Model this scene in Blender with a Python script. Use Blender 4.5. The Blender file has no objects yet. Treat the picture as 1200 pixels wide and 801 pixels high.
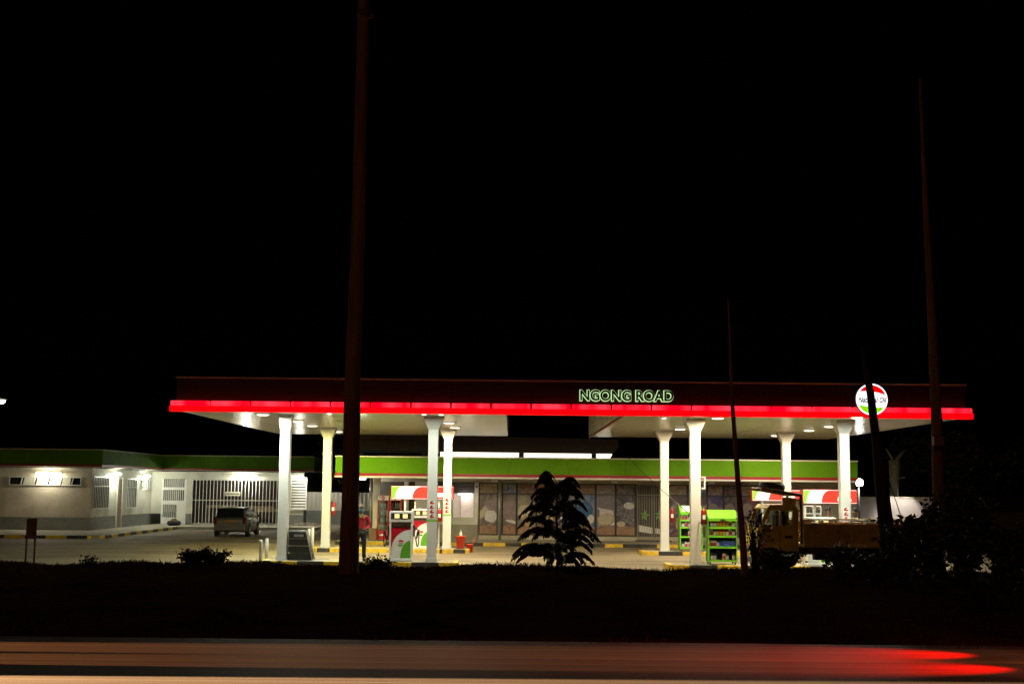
import bpy, bmesh, math, random
from mathutils import Vector, Matrix
random.seed(7)
PI = math.pi
S = bpy.context.scene
COL = S.collection

# ------------------------------------------------------------------ camera
F = 1450.0                      # focal length in pixels of the 1200 px wide photograph
CAMZ = 2.35
PITCH = math.atan(170.5 / F)
ROLL = 0.0100
cam_d = bpy.data.cameras.new("camera")
cam = bpy.data.objects.new("camera", cam_d)
COL.objects.link(cam)
cam_d.sensor_width = 36.0
cam_d.lens = F / 1200 * 36.0
cam_d.clip_start = 0.1
cam_d.clip_end = 3000
CM = Matrix.Rotation(PI / 2 + PITCH, 3, 'X') @ Matrix.Rotation(ROLL, 3, 'Z')
cam.matrix_world = Matrix.Translation((0, 0, CAMZ)) @ CM.to_4x4()
S.camera = cam


def ray(px, py):
    return CM @ Vector(((px - 600) / F, -(py - 400.5) / F, -1.0))


def W(px, py, D):               # point at distance D along Y
    d = ray(px, py)
    t = D / d.y
    return Vector((d.x * t, D, CAMZ + d.z * t))


def WX(px, D, py=600):
    return W(px, py, D).x


def WZ(py, D, px=600):
    return W(px, py, D).z


def G(px, py, z):               # point on the level z
    d = ray(px, py)
    t = (z - CAMZ) / d.z
    return Vector((d.x * t, d.y * t, z))


# ------------------------------------------------------------------ materials
MATS = {}


def mat(name, col, rough=0.6, metal=0.0, emit=None, estr=0.0, var=0.0, scale=3.0, bump=0.0, stretch=None,
        dirt=None, spec=None, coat=0.0):
    if name in MATS:
        return MATS[name]
    m = bpy.data.materials.new(name)
    m.use_nodes = True
    nt = m.node_tree
    b = nt.nodes['Principled BSDF']
    b.inputs['Base Color'].default_value = (*col, 1)
    b.inputs['Roughness'].default_value = rough
    b.inputs['Metallic'].default_value = metal
    if spec is not None:
        b.inputs['Specular IOR Level'].default_value = spec
    if coat:
        b.inputs['Coat Weight'].default_value = coat
        b.inputs['Coat Roughness'].default_value = 0.08
    if emit:
        b.inputs['Emission Color'].default_value = (*emit, 1)
        b.inputs['Emission Strength'].default_value = estr
    if var or bump:
        tc = nt.nodes.new('ShaderNodeTexCoord')
        mp = nt.nodes.new('ShaderNodeMapping')
        if stretch:
            mp.inputs['Scale'].default_value = stretch
        nt.links.new(tc.outputs['Object'], mp.inputs[0])
        n = nt.nodes.new('ShaderNodeTexNoise')
        n.inputs['Scale'].default_value = scale
        n.inputs['Detail'].default_value = 7
        n.inputs['Roughness'].default_value = 0.62
        nt.links.new(mp.outputs[0], n.inputs['Vector'])
        if var:
            r = nt.nodes.new('ShaderNodeValToRGB')
            d = dirt or tuple(c * (1 - var) for c in col)
            r.color_ramp.elements[0].position = 0.32
            r.color_ramp.elements[0].color = (*d, 1)
            r.color_ramp.elements[1].position = 0.62
            r.color_ramp.elements[1].color = (*col, 1)
            nt.links.new(n.outputs['Fac'], r.inputs[0])
            nt.links.new(r.outputs[0], b.inputs['Base Color'])
        if bump:
            n2 = nt.nodes.new('ShaderNodeTexNoise')
            n2.inputs['Scale'].default_value = scale * 9
            n2.inputs['Detail'].default_value = 4
            nt.links.new(mp.outputs[0], n2.inputs['Vector'])
            bp = nt.nodes.new('ShaderNodeBump')
            bp.inputs['Strength'].default_value = bump
            bp.inputs['Distance'].default_value = 0.02
            nt.links.new(n2.outputs['Fac'], bp.inputs['Height'])
            nt.links.new(bp.outputs[0], b.inputs['Normal'])
    MATS[name] = m
    return m


def poster_mat(name, cols, scale=2.2, off=0.0, warp=3.0):
    m = bpy.data.materials.new(name)
    m.use_nodes = True
    nt = m.node_tree
    b = nt.nodes['Principled BSDF']
    b.inputs['Roughness'].default_value = 0.35
    tc = nt.nodes.new('ShaderNodeTexCoord')
    mp = nt.nodes.new('ShaderNodeMapping')
    mp.inputs['Location'].default_value = (off, off * 0.7, off * 1.3)
    nt.links.new(tc.outputs['Object'], mp.inputs[0])
    n = nt.nodes.new('ShaderNodeTexNoise')
    n.inputs['Scale'].default_value = scale
    n.inputs['Detail'].default_value = 2.5
    n.inputs['Distortion'].default_value = warp * .35
    nt.links.new(mp.outputs[0], n.inputs['Vector'])
    r = nt.nodes.new('ShaderNodeValToRGB')
    el = r.color_ramp.elements
    k = len(cols)
    el[0].position = 0.3
    el[0].color = (*cols[0], 1)
    el[1].position = 0.7
    el[1].color = (*cols[-1], 1)
    for i in range(1, k - 1):
        e = el.new(0.3 + 0.4 * i / (k - 1))
        e.color = (*cols[i], 1)
    nt.links.new(n.outputs['Fac'], r.inputs[0])
    nt.links.new(r.outputs[0], b.inputs['Base Color'])
    return m


def glass_mat(name, tint=(0.8, 0.85, 0.85), gl=0.12):
    m = bpy.data.materials.new(name)
    m.use_nodes = True
    nt = m.node_tree
    for n in list(nt.nodes):
        if n.type != 'OUTPUT_MATERIAL':
            nt.nodes.remove(n)
    out = [n for n in nt.nodes if n.type == 'OUTPUT_MATERIAL'][0]
    t = nt.nodes.new('ShaderNodeBsdfTransparent')
    t.inputs[0].default_value = (*tint, 1)
    g = nt.nodes.new('ShaderNodeBsdfGlossy')
    g.inputs['Roughness'].default_value = 0.05
    mx = nt.nodes.new('ShaderNodeMixShader')
    mx.inputs[0].default_value = gl
    nt.links.new(t.outputs[0], mx.inputs[1])
    nt.links.new(g.outputs[0], mx.inputs[2])
    nt.links.new(mx.outputs[0], out.inputs[0])
    MATS[name] = m
    return m


M_white = mat('white_paint', (0.78, 0.78, 0.74), 0.45, var=0.10, scale=1.3)
M_colw = mat('column_paint', (0.62, 0.62, 0.59), 0.45, var=0.12, scale=2.0, stretch=(1, 1, 0.25))
M_soffit = None
M_cream = mat('cream_wall', (0.48, 0.43, 0.34), 0.8, var=0.34, scale=0.8, bump=0.15)
M_wallw = mat('white_wall', (0.64, 0.63, 0.55), 0.8, var=0.26, scale=0.8, bump=0.12)
M_dado = mat('grey_dado', (0.17, 0.175, 0.16), 0.7, var=0.3, scale=1.2)
M_shopdado = mat('shop_dado', (0.26, 0.24, 0.20), 0.7, var=0.2, scale=1.2)
M_green = mat('green_fascia_paint', (0.145, 0.36, 0.012), 0.6, var=0.12, scale=0.6, spec=0.08)
M_greend = mat('dim_lit_green_fascia', (0.095, 0.235, 0.016), 0.6, var=0.35, scale=0.5, spec=0.08)  # same green paint, darkened: the dimmer light here is put into the colour
M_greenr = mat('rack_green', (0.16, 0.52, 0.02), 0.4, var=0.1)
M_redst = mat('red_stripe_paint', (0.34, 0.012, 0.016), 0.4)
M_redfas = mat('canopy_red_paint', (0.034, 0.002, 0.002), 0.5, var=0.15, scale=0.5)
M_trim = mat('roof_trim', (0.45, 0.30, 0.26), 0.5, var=0.2)
M_grey = mat('grey_steel', (0.32, 0.32, 0.31), 0.4, 0.6)
M_dgrey = mat('dark_grey_metal', (0.06, 0.06, 0.058), 0.5, 0.2)
M_black = mat('black_rubber', (0.012, 0.012, 0.012), 0.6)
M_blackp = mat('black_paint', (0.018, 0.018, 0.018), 0.55, var=0.5, dirt=(0.05, 0.045, 0.035), scale=5)
M_yel = mat('kerb_yellow_paint', (0.72, 0.48, 0.012), 0.6, var=0.35, dirt=(0.40, 0.26, 0.04), scale=5)
M_conc = mat('kerb_concrete', (0.34, 0.31, 0.25), 0.85, var=0.3, scale=2, bump=0.3)
M_red = mat('red_enamel', (0.50, 0.018, 0.012), 0.35)
M_redpl = mat('red_plastic', (0.62, 0.05, 0.02), 0.45)
M_interior = mat('dim_interior', (0.10, 0.085, 0.065), 0.9, var=0.4, scale=1.5)
M_frame = mat('dark_window_frame', (0.02, 0.018, 0.016), 0.4)
M_alu = mat('aluminium', (0.5, 0.5, 0.5), 0.35, 0.7)
M_glassd = mat('dark_glass', (0.01, 0.012, 0.014), 0.06)
M_glass = glass_mat('clear_glass')
M_yellowt = mat('truck_yellow', (0.74, 0.52, 0.07), 0.35, var=0.25, scale=2.5, dirt=(0.46, 0.27, 0.04), coat=0.4)
M_bedwood = mat('truck_bed_paint', (0.52, 0.30, 0.06), 0.55, var=0.35, scale=3, dirt=(0.32, 0.18, 0.04))
M_rust = mat('rust_brown_steel', (0.13, 0.055, 0.03), 0.7, var=0.4, scale=6)
M_wood = mat('pole_wood', (0.26, 0.115, 0.05), 0.85, var=0.45, scale=4, stretch=(3, 3, 0.25), bump=0.6)
M_bark = mat('bark', (0.035, 0.024, 0.017), 0.9, var=0.5, scale=6, bump=0.8)
M_leaf = mat('dark_leaf', (0.022, 0.040, 0.012), 0.5, var=0.4, scale=4)
M_leaf2 = mat('bush_leaf', (0.045, 0.060, 0.022), 0.45, var=0.45, scale=3)
M_grass = mat('dry_grass', (0.115, 0.075, 0.028), 1.0, var=0.5, scale=1.5, spec=0.0)
M_soil = mat('verge_soil', (0.070, 0.042, 0.022), 0.95, var=0.5, scale=0.8, bump=0.6, spec=0.0)
M_cable = mat('cable_black', (0.01, 0.01, 0.01), 0.6)
M_skin = mat('skin', (0.11, 0.055, 0.032), 0.5)
M_shirt = mat('red_shirt', (0.52, 0.010, 0.030), 0.8, var=0.3, scale=9)
M_trouser = mat('black_trousers', (0.012, 0.012, 0.015), 0.8)
M_shoe = mat('shoe_black', (0.008, 0.008, 0.008), 0.4)
M_darkcl = mat('dark_overall', (0.022, 0.020, 0.024), 0.85)
M_mask = mat('blue_mask', (0.12, 0.32, 0.42), 0.8)
M_capw = mat('cap_cloth', (0.22, 0.16, 0.10), 0.8)
M_card = mat('cardboard', (0.24, 0.15, 0.08), 0.85, var=0.2)
M_carp = mat('car_paint', (0.135, 0.125, 0.118), 0.35, 0.4, var=0.1, coat=0.6)
M_tailoff = mat('tail_lamp_glass', (0.07, 0.006, 0.005), 0.15)
M_platey = mat('number_plate_yellow', (0.20, 0.10, 0.02), 0.5)
M_tubel = mat('tube_lamp', (1, 1, 1), 0.5, emit=(1.0, 0.93, 0.72), estr=30)
M_lens = mat('downlight_lens', (1, 1, 1), 0.5, emit=(1.0, 0.90, 0.68), estr=4)
M_roofbox = mat('roof_lightbox', (1, 1, 1), 0.5, emit=(1.0, 0.92, 0.70), estr=1.9)
M_corr = mat('corrugated_sheet', (0.42, 0.41, 0.36), 0.5, 0.2, var=0.15, scale=1)


def emis(name, c, s):
    return mat(name, tuple(k * .06 for k in c), 0.6, emit=c, estr=s)


# soffit: pale panels, with long joints
def soffit_material():
    m = bpy.data.materials.new('soffit_panels')
    m.use_nodes = True
    nt = m.node_tree
    b = nt.nodes['Principled BSDF']
    tc = nt.nodes.new('ShaderNodeTexCoord')
    br = nt.nodes.new('ShaderNodeTexBrick')
    br.inputs['Scale'].default_value = 1.0
    br.inputs['Brick Width'].default_value = 6.0
    br.inputs['Row Height'].default_value = 0.45
    br.inputs['Mortar Size'].default_value = 0.018
    br.inputs['Color1'].default_value = (0.74, 0.69, 0.62, 1)
    br.inputs['Color2'].default_value = (0.66, 0.61, 0.55, 1)
    br.inputs['Mortar'].default_value = (0.35, 0.31, 0.27, 1)
    nt.links.new(tc.outputs['Object'], br.inputs['Vector'])
    nt.links.new(br.outputs['Color'], b.inputs['Base Color'])
    b.inputs['Roughness'].default_value = 0.22
    b.inputs['Specular IOR Level'].default_value = 0.6
    return m


M_soffit = soffit_material()


def forecourt_material():
    m = bpy.data.materials.new('forecourt_concrete')
    m.use_nodes = True
    nt = m.node_tree
    b = nt.nodes['Principled BSDF']
    b.inputs['Roughness'].default_value = 0.75
    tc = nt.nodes.new('ShaderNodeTexCoord')
    n = nt.nodes.new('ShaderNodeTexNoise')
    n.inputs['Scale'].default_value = 0.18
    n.inputs['Detail'].default_value = 9
    n.inputs['Roughness'].default_value = 0.65
    nt.links.new(tc.outputs['Object'], n.inputs['Vector'])
    r = nt.nodes.new('ShaderNodeValToRGB')
    e = r.color_ramp.elements
    e[0].position = 0.3
    e[0].color = (0.17, 0.135, 0.080, 1)
    e[1].position = 0.68
    e[1].color = (0.36, 0.295, 0.19, 1)
    nt.links.new(n.outputs['Fac'], r.inputs[0])
    # block paving / slab joints
    br = nt.nodes.new('ShaderNodeTexBrick')
    br.inputs['Scale'].default_value = 1.0
    br.inputs['Brick Width'].default_value = 0.22
    br.inputs['Row Height'].default_value = 0.11
    br.inputs['Mortar Size'].default_value = 0.008
    br.inputs['Color1'].default_value = (1, 1, 1, 1)
    br.inputs['Color2'].default_value = (0.82, 0.80, 0.78, 1)
    br.inputs['Mortar'].default_value = (0.6, 0.58, 0.55, 1)
    nt.links.new(tc.outputs['Object'], br.inputs['Vector'])
    mx = nt.nodes.new('ShaderNodeMix')
    mx.data_type = 'RGBA'
    mx.blend_type = 'MULTIPLY'
    mx.inputs[0].default_value = 0.8
    nt.links.new(r.outputs[0], mx.inputs[6])
    nt.links.new(br.outputs['Color'], mx.inputs[7])
    # oil stains
    n2 = nt.nodes.new('ShaderNodeTexNoise')
    n2.inputs['Scale'].default_value = 0.7
    n2.inputs['Detail'].default_value = 3
    mp = nt.nodes.new('ShaderNodeMapping')
    mp.inputs['Scale'].default_value = (0.35, 1.2, 1)
    nt.links.new(tc.outputs['Object'], mp.inputs[0])
    nt.links.new(mp.outputs[0], n2.inputs['Vector'])
    r2 = nt.nodes.new('ShaderNodeValToRGB')
    r2.color_ramp.elements[0].position = 0.36
    r2.color_ramp.elements[0].color = (0.45, 0.42, 0.38, 1)
    r2.color_ramp.elements[1].position = 0.52
    r2.color_ramp.elements[1].color = (1, 1, 1, 1)
    nt.links.new(n2.outputs['Fac'], r2.inputs[0])
    mx2 = nt.nodes.new('ShaderNodeMix')
    mx2.data_type = 'RGBA'
    mx2.blend_type = 'MULTIPLY'
    mx2.inputs[0].default_value = 0.7
    nt.links.new(mx.outputs[2], mx2.inputs[6])
    nt.links.new(r2.outputs[0], mx2.inputs[7])
    nt.links.new(mx2.outputs[2], b.inputs['Base Color'])
    bp = nt.nodes.new('ShaderNodeBump')
    bp.inputs['Strength'].default_value = 0.3
    nt.links.new(n.outputs['Fac'], bp.inputs['Height'])
    nt.links.new(bp.outputs[0], b.inputs['Normal'])
    return m


def asphalt_material():
    m = bpy.data.materials.new('asphalt')
    m.use_nodes = True
    nt = m.node_tree
    b = nt.nodes['Principled BSDF']
    b.inputs['Roughness'].default_value = 0.7
    tc = nt.nodes.new('ShaderNodeTexCoord')
    mp = nt.nodes.new('ShaderNodeMapping')
    mp.inputs['Scale'].default_value = (0.008, 5.5, 1)      # light-trail stripes imitated as streaks in the asphalt colour
    nt.links.new(tc.outputs['Object'], mp.inputs[0])
    n = nt.nodes.new('ShaderNodeTexNoise')
    n.inputs['Scale'].default_value = 1.6
    n.inputs['Detail'].default_value = 5
    nt.links.new(mp.outputs[0], n.inputs['Vector'])
    r = nt.nodes.new('ShaderNodeValToRGB')
    r.color_ramp.elements[0].position = 0.34
    r.color_ramp.elements[0].color = (0.020, 0.016, 0.013, 1)
    r.color_ramp.elements[1].position = 0.66
    r.color_ramp.elements[1].color = (0.13, 0.122, 0.115, 1)
    nt.links.new(n.outputs['Fac'], r.inputs[0])
    nt.links.new(r.outputs[0], b.inputs['Base Color'])
    return m


# ------------------------------------------------------------------ mesh helpers
def NB():
    return bmesh.new()


def box(bm, x0, x1, y0, y1, z0, z1, bev=0.0):
    x0, x1 = min(x0, x1), max(x0, x1)
    y0, y1 = min(y0, y1), max(y0, y1)
    z0, z1 = min(z0, z1), max(z0, z1)
    vs = [bm.verts.new(p) for p in ((x0, y0, z0), (x1, y0, z0), (x1, y1, z0), (x0, y1, z0),
                                    (x0, y0, z1), (x1, y0, z1), (x1, y1, z1), (x0, y1, z1))]
    fs = [bm.faces.new([vs[i] for i in q]) for q in
          ((0, 3, 2, 1), (4, 5, 6, 7), (0, 1, 5, 4), (1, 2, 6, 5), (2, 3, 7, 6), (3, 0, 4, 7))]
    if bev:
        es = list({e for f in fs for e in f.edges})
        r = bmesh.ops.bevel(bm, geom=es, offset=bev, segments=2, affect='EDGES', profile=0.6)
        fs = r['faces']
    return fs


def obox(bm, c, ax, ay, az, hx, hy, hz):
    vs = []
    for sz in (-1, 1):
        for sx, sy in ((-1, -1), (1, -1), (1, 1), (-1, 1)):
            vs.append(bm.verts.new(c + ax * hx * sx + ay * hy * sy + az * hz * sz))
    for q in ((0, 3, 2, 1), (4, 5, 6, 7), (0, 1, 5, 4), (1, 2, 6, 5), (2, 3, 7, 6), (3, 0, 4, 7)):
        bm.faces.new([vs[i] for i in q])


def cyl(bm, p0, p1, r0, r1=None, n=16, caps=True):
    p0, p1 = Vector(p0), Vector(p1)
    r1 = r0 if r1 is None else r1
    d = (p1 - p0).normalized()
    a = d.orthogonal().normalized()
    b = d.cross(a)
    A, B = [], []
    for i in range(n):
        t = 2 * PI * i / n
        o = a * math.cos(t) + b * math.sin(t)
        A.append(bm.verts.new(p0 + o * r0))
        B.append(bm.verts.new(p1 + o * r1))
    for i in range(n):
        j = (i + 1) % n
        f = bm.faces.new((A[i], A[j], B[j], B[i]))
        f.smooth = True
    if caps:
        bm.faces.new(A[::-1])
        bm.faces.new(B)


def tube(bm, pts, r, n=8, caps=True):
    pts = [Vector(p) for p in pts]
    rs = r if isinstance(r, (list, tuple)) else [r] * len(pts)
    prev = None
    a = None
    rings = []
    for i, p in enumerate(pts):
        d = (pts[min(i + 1, len(pts) - 1)] - pts[max(i - 1, 0)]).normalized()
        if a is None:
            a = d.orthogonal().normalized()
        a = (a - d * a.dot(d))
        a = a.normalized() if a.length > 1e-6 else d.orthogonal().normalized()
        b = d.cross(a)
        rings.append([bm.verts.new(p + (a * math.cos(2 * PI * k / n) + b * math.sin(2 * PI * k / n)) * rs[i])
                      for k in range(n)])
    for A, B in zip(rings, rings[1:]):
        for i in range(n):
            j = (i + 1) % n
            f = bm.faces.new((A[i], A[j], B[j], B[i]))
            f.smooth = True
    if caps:
        bm.faces.new(rings[0][::-1])
        bm.faces.new(rings[-1])


def lathe(bm, prof, c=(0, 0, 0), n=20):
    c = Vector(c)
    rings = []
    for r, z in prof:
        rings.append([bm.verts.new(c + Vector((r * math.cos(2 * PI * k / n), r * math.sin(2 * PI * k / n), z)))
                      for k in range(n)])
    for A, B in zip(rings, rings[1:]):
        for i in range(n):
            j = (i + 1) % n
            f = bm.faces.new((A[i], A[j], B[j], B[i]))
            f.smooth = True
    bm.faces.new(rings[0][::-1])
    bm.faces.new(rings[-1])


def prism(bm, poly, y0, y1, axis='Y', mi=0):
    """poly in the plane (x,z) for axis Y, (y,z) for axis X, (x,y) for axis Z"""
    def P(u, v, w):
        return {'Y': (u, w, v), 'X': (w, u, v), 'Z': (u, v, w)}[axis]
    A = [bm.verts.new(P(u, v, y0)) for u, v in poly]
    B = [bm.verts.new(P(u, v, y1)) for u, v in poly]
    n = len(poly)
    fs = [bm.faces.new(A), bm.faces.new(B[::-1])]
    for i in range(n):
        j = (i + 1) % n
        fs.append(bm.faces.new((A[j], A[i], B[i], B[j])))
    for f in fs:
        f.material_index = mi
    return fs


def ell(cx, cz, rx, rz, n=24, rot=0.0, a0=0, a1=2 * PI):
    out = []
    for k in range(n):
        t = a0 + (a1 - a0) * k / n
        x, z = rx * math.cos(t), rz * math.sin(t)
        out.append((cx + x * math.cos(rot) - z * math.sin(rot), cz + x * math.sin(rot) + z * math.cos(rot)))
    return out


def setp(o, label=None, cat=None, group=None, kind=None):
    if label: o['label'] = label
    if cat: o['category'] = cat
    if group: o['group'] = group
    if kind: o['kind'] = kind
    return o


def new(name, bm, m, parent=None, world=False, center=False, norm=True):
    """link the bmesh as ONE mesh object; world=True: its vertices are world coordinates under a moved Empty"""
    if norm:
        bmesh.ops.recalc_face_normals(bm, faces=bm.faces)
    me = bpy.data.meshes.new(name)
    off = Vector((0, 0, 0))
    if center and bm.verts:
        xs = [v.co.x for v in bm.verts]; ys = [v.co.y for v in bm.verts]; zs = [v.co.z for v in bm.verts]
        off = Vector(((min(xs) + max(xs)) / 2, (min(ys) + max(ys)) / 2, min(zs)))
        bmesh.ops.translate(bm, verts=bm.verts, vec=-off)
    bm.to_mesh(me)
    bm.free()
    ms = m if isinstance(m, (list, tuple)) else [m]
    for k in ms:
        me.materials.append(k)
    o = bpy.data.objects.new(name, me)
    COL.objects.link(o)
    if parent is not None:
        o.parent = parent
        if world:
            o.location = -parent.location
    else:
        o.location = off
    return o


def thing(name, label, cat, loc=(0, 0, 0), rotz=0.0, group=None, kind=None):
    o = bpy.data.objects.new(name, None)
    o.empty_display_size = 0.3
    COL.objects.link(o)
    o.location = loc
    o.rotation_euler = (0, 0, rotz)
    setp(o, label, cat, group, kind)
    return o


def kids(o):
    return [c for c in bpy.data.objects if c.parent == o]


def dup(o, loc=None, rotz=None, label=None, group=None, parent=None):
    c = o.copy()
    COL.objects.link(c)
    if parent is not None:
        c.parent = parent
    if loc is not None: c.location = loc
    if rotz is not None: c.rotation_euler = (0, 0, rotz)
    if label: c['label'] = label
    if group: c['group'] = group
    for ch in kids(o):
        dup(ch, parent=c)
    return c


def light(kind, name, loc, power, col, parent=None, **kw):
    d = bpy.data.lights.new(name, kind)
    d.energy = power
    d.color = col
    for k, v in kw.items():
        setattr(d, k, v)
    o = bpy.data.objects.new(name, d)
    COL.objects.link(o)
    o.location = loc
    if parent is not None:
        o.parent = parent
    return o


def text_mesh(txt, size, offset=0.0, extrude=0.01, shear=0.0, space=1.0, align='CENTER', stretch=1.0):
    cu = bpy.data.curves.new('t', 'FONT')
    cu.body = txt
    cu.size = size
    cu.offset = offset
    cu.extrude = extrude
    cu.shear = shear
    cu.space_character = space
    cu.align_x = align
    cu.align_y = 'CENTER'
    o = bpy.data.objects.new('t', cu)
    COL.objects.link(o)
    bpy.context.view_layer.update()
    dg = bpy.context.evaluated_depsgraph_get()
    me = bpy.data.meshes.new_from_object(o.evaluated_get(dg))
    bpy.data.objects.remove(o)
    me.transform(Matrix.Diagonal((stretch, 1, 1, 1)))
    me.transform(Matrix.Rotation(PI / 2, 4, 'X'))      # stands in XZ, faces -Y
    me.materials.clear()
    return me


def split_mesh(name, me, m, y, parent):
    bm = bmesh.new(); bm.from_mesh(me)
    left = set(bm.verts)
    comps = []
    while left:
        st = [left.pop()]; comp = set(st)
        while st:
            v = st.pop()
            for e in v.link_edges:
                w_ = e.other_vert(v)
                if w_ in left:
                    left.remove(w_); comp.add(w_); st.append(w_)
        comps.append(comp)
    # merge pieces that overlap in x (counter and bowl come connected already)
    comps.sort(key=lambda c: min(v.co.x for v in c))
    for c in comps:
        nb = bmesh.new(); mp = {}
        for v in c: mp[v] = nb.verts.new(v.co)
        for f in bm.faces:
            if f.verts[0] in c:
                try: nb.faces.new([mp[v] for v in f.verts])
                except ValueError: pass
        o = new(name, nb, m, parent)
        o.location = (0, y, 0)
    bm.free()


def link_mesh(name, me, m, loc, parent=None):
    o = bpy.data.objects.new(name, me)
    me.materials.append(m)
    COL.objects.link(o)
    o.location = loc
    if parent is not None:
        o.parent = parent
    return o


# ================================================================== GROUND
GZ = -0.15        # forecourt level; island and platform tops are z = 0
RZ = 0.15         # road level

bm = NB()
box(bm, -600, 600, -200, 1500, -1.2, -0.9)
g = new('ground', bm, M_soil)
g['kind'] = 'structure'

bm = NB()
v = [bm.verts.new(p) for p in ((-140, 31, GZ), (140, 31, GZ), (140, 160, GZ), (-140, 160, GZ))]
bm.faces.new(v)
o = new('forecourt', bm, forecourt_material()); o['kind'] = 'structure'

bm = NB()
v = [bm.verts.new(p) for p in ((-300, -3, RZ), (300, -3, RZ), (300, 18.25, RZ), (-300, 18.25, RZ))]
bm.faces.new(v)
o = new('road', bm, asphalt_material()); o['kind'] = 'structure'

def verge_z(x, y):
    pts = ((17.7, 0.10), (18.3, 0.17), (20, 0.28), (23, 0.44), (26, 0.57), (28, 0.60), (29.5, 0.50), (32, 0.10), (34.5, -0.25), (36, -0.4))
    z = pts[-1][1]
    if y <= pts[0][0]:
        z = pts[0][1]
    else:
        for (a, za), (b, zb) in zip(pts, pts[1:]):
            if a <= y <= b:
                t = (y - a) / (b - a)
                z = za + (zb - za) * t
                break
    w = max(0.0, min(1.0, (y - 19) / 3)) * max(0.0, min(1.0, (36 - y) / 5))
    z += w * (0.035 * math.sin(x * 0.9 + 1.3) + 0.022 * math.sin(x * 2.3 + y) + 0.012 * math.sin(x * 5.1 - y * 2.0))
    return z - 0.02


bm = NB()
xs = [-70 + 0.5 * i for i in range(281)]
ys = [17.7 + 0.4 * j for j in range(47)]
grid = [[bm.verts.new((x, y, verge_z(x, y))) for x in xs] for y in ys]
for j in range(len(ys) - 1):
    for i in range(len(xs) - 1):
        f = bm.faces.new((grid[j][i], grid[j][i + 1], grid[j + 1][i + 1], grid[j + 1][i]))
        f.smooth = True
o = new('verge', bm, M_soil); o['kind'] = 'structure'

# grass on the verge
bm = NB()
rg = random.Random(3)


def blade(bm, x, y, z, h, w, lean):
    a = rg.uniform(0, 2 * PI)
    dx, dy = math.cos(a) * w, math.sin(a) * w
    lx, ly = rg.uniform(-lean, lean), rg.uniform(-lean, lean)
    p = [bm.verts.new((x - dx, y - dy, z)), bm.verts.new((x + dx, y + dy, z)),
         bm.verts.new((x + dx * .6 + lx * .4, y + dy * .6 + ly * .4, z + h * .6)),
         bm.verts.new((x + lx, y + ly, z + h))]
    bm.faces.new((p[0], p[1], p[2]))
    bm.faces.new((p[0], p[2], p[3]))


for i in range(30000):
    y = rg.choice((rg.uniform(18.0, 31), rg.uniform(25.5, 29.5), rg.uniform(26.5, 29)))
    x = rg.uniform(-0.46, 0.46) * y
    cl = 0.5 + 0.5 * math.sin(x * 1.7 + 2 * math.sin(y * 0.9)) * math.sin(x * 0.37 + 1)
    h = rg.uniform(0.02, 0.085) * (0.5 + cl)
    if rg.random() < 0.02:
        h *= 1.7
    blade(bm, x, y, verge_z(x, y) - 0.01, h, rg.uniform(0.006, 0.014), h * 0.7)
o = new('verge_grass', bm, M_grass, norm=False)
setp(o, 'dark dry grass covering the verge beside the road', 'grass', kind='stuff')

# left service platform and shop platform (paved, raised)
KX = -18.6
bm = NB()
box(bm, -40, KX - 0.15, 57.0, 76, GZ - .05, -0.004)
box(bm, KX - 0.15, -11.0, 70.0, 76, GZ - .05, -0.004)
o = new('service_pavement', bm, M_conc); o['kind'] = 'structure'
SX0, SX1 = WX(392, 53.7, 635), WX(1030, 53.7, 640)
bm = NB()
box(bm, SX0, SX1, 53.85, 66, GZ - .05, -0.004)
o = new('shop_pavement', bm, M_conc); o['kind'] = 'structure'


def kerb_run(p0, p1, w, segs, name='kerb', label='', group=None):
    """segs: list of (fraction start, fraction end, yellow?) along p0->p1 ; one mesh, painted blocks"""
    bm = NB()
    p0, p1 = Vector(p0), Vector(p1)
    d = (p1 - p0)
    L = d.length
    d.normalize()
    n = Vector((-d.y, d.x, 0))
    for a, b, yel in segs:
        c = p0 + d * ((a + b) / 2 * L) + n * (w / 2) + Vector((0, 0, (GZ - 0.02) / 2))
        k0 = len(bm.faces)
        obox(bm, c, d, n, Vector((0, 0, 1)), (b - a) * L / 2 - 0.004, w / 2, (0.02 - GZ) / 2 - 0.004)
        bm.faces.ensure_lookup_table()
        for f in bm.faces[k0:]:
            f.material_index = 0 if yel else 1
    o = new(name, bm, [M_yel, M_blackp], center=True)
    setp(o, label, 'kerb', group)
    return o


def segs_px(x0, x1, bounds, D):
    """bounds: [(px, yellow_after)] -> fractions"""
    X0, X1 = WX(x0, D, 655), WX(x1, D, 655)
    out = []
    for (a, ya), (b, _) in zip(bounds, bounds[1:] + [(x1, None)]):
        out.append(((WX(a, D, 655) - X0) / (X1 - X0), (WX(b, D, 655) - X0) / (X1 - X0), ya))
    return X0, X1, out


# shop kerb along the platform
b = [(392, False), (428, True), (452, False), (470, True), (490, False), (520, True), (535, False), (566, True), (592, False), (611, True), (637, False), (660, True), (686, False),
     (709, True), (730, False), (745, False), (770, True), (795, False), (830, True), (855, False), (880, True), (905, False), (940, True), (965, False), (1000, True)]
X0, X1, sg = segs_px(392, 1030, b, 53.7)
kerb_run((X0, 53.7, 0), (X1, 53.7, 0), 0.15, sg, 'kerb', 'yellow and black kerb along the pavement before the shop windows')
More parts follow.
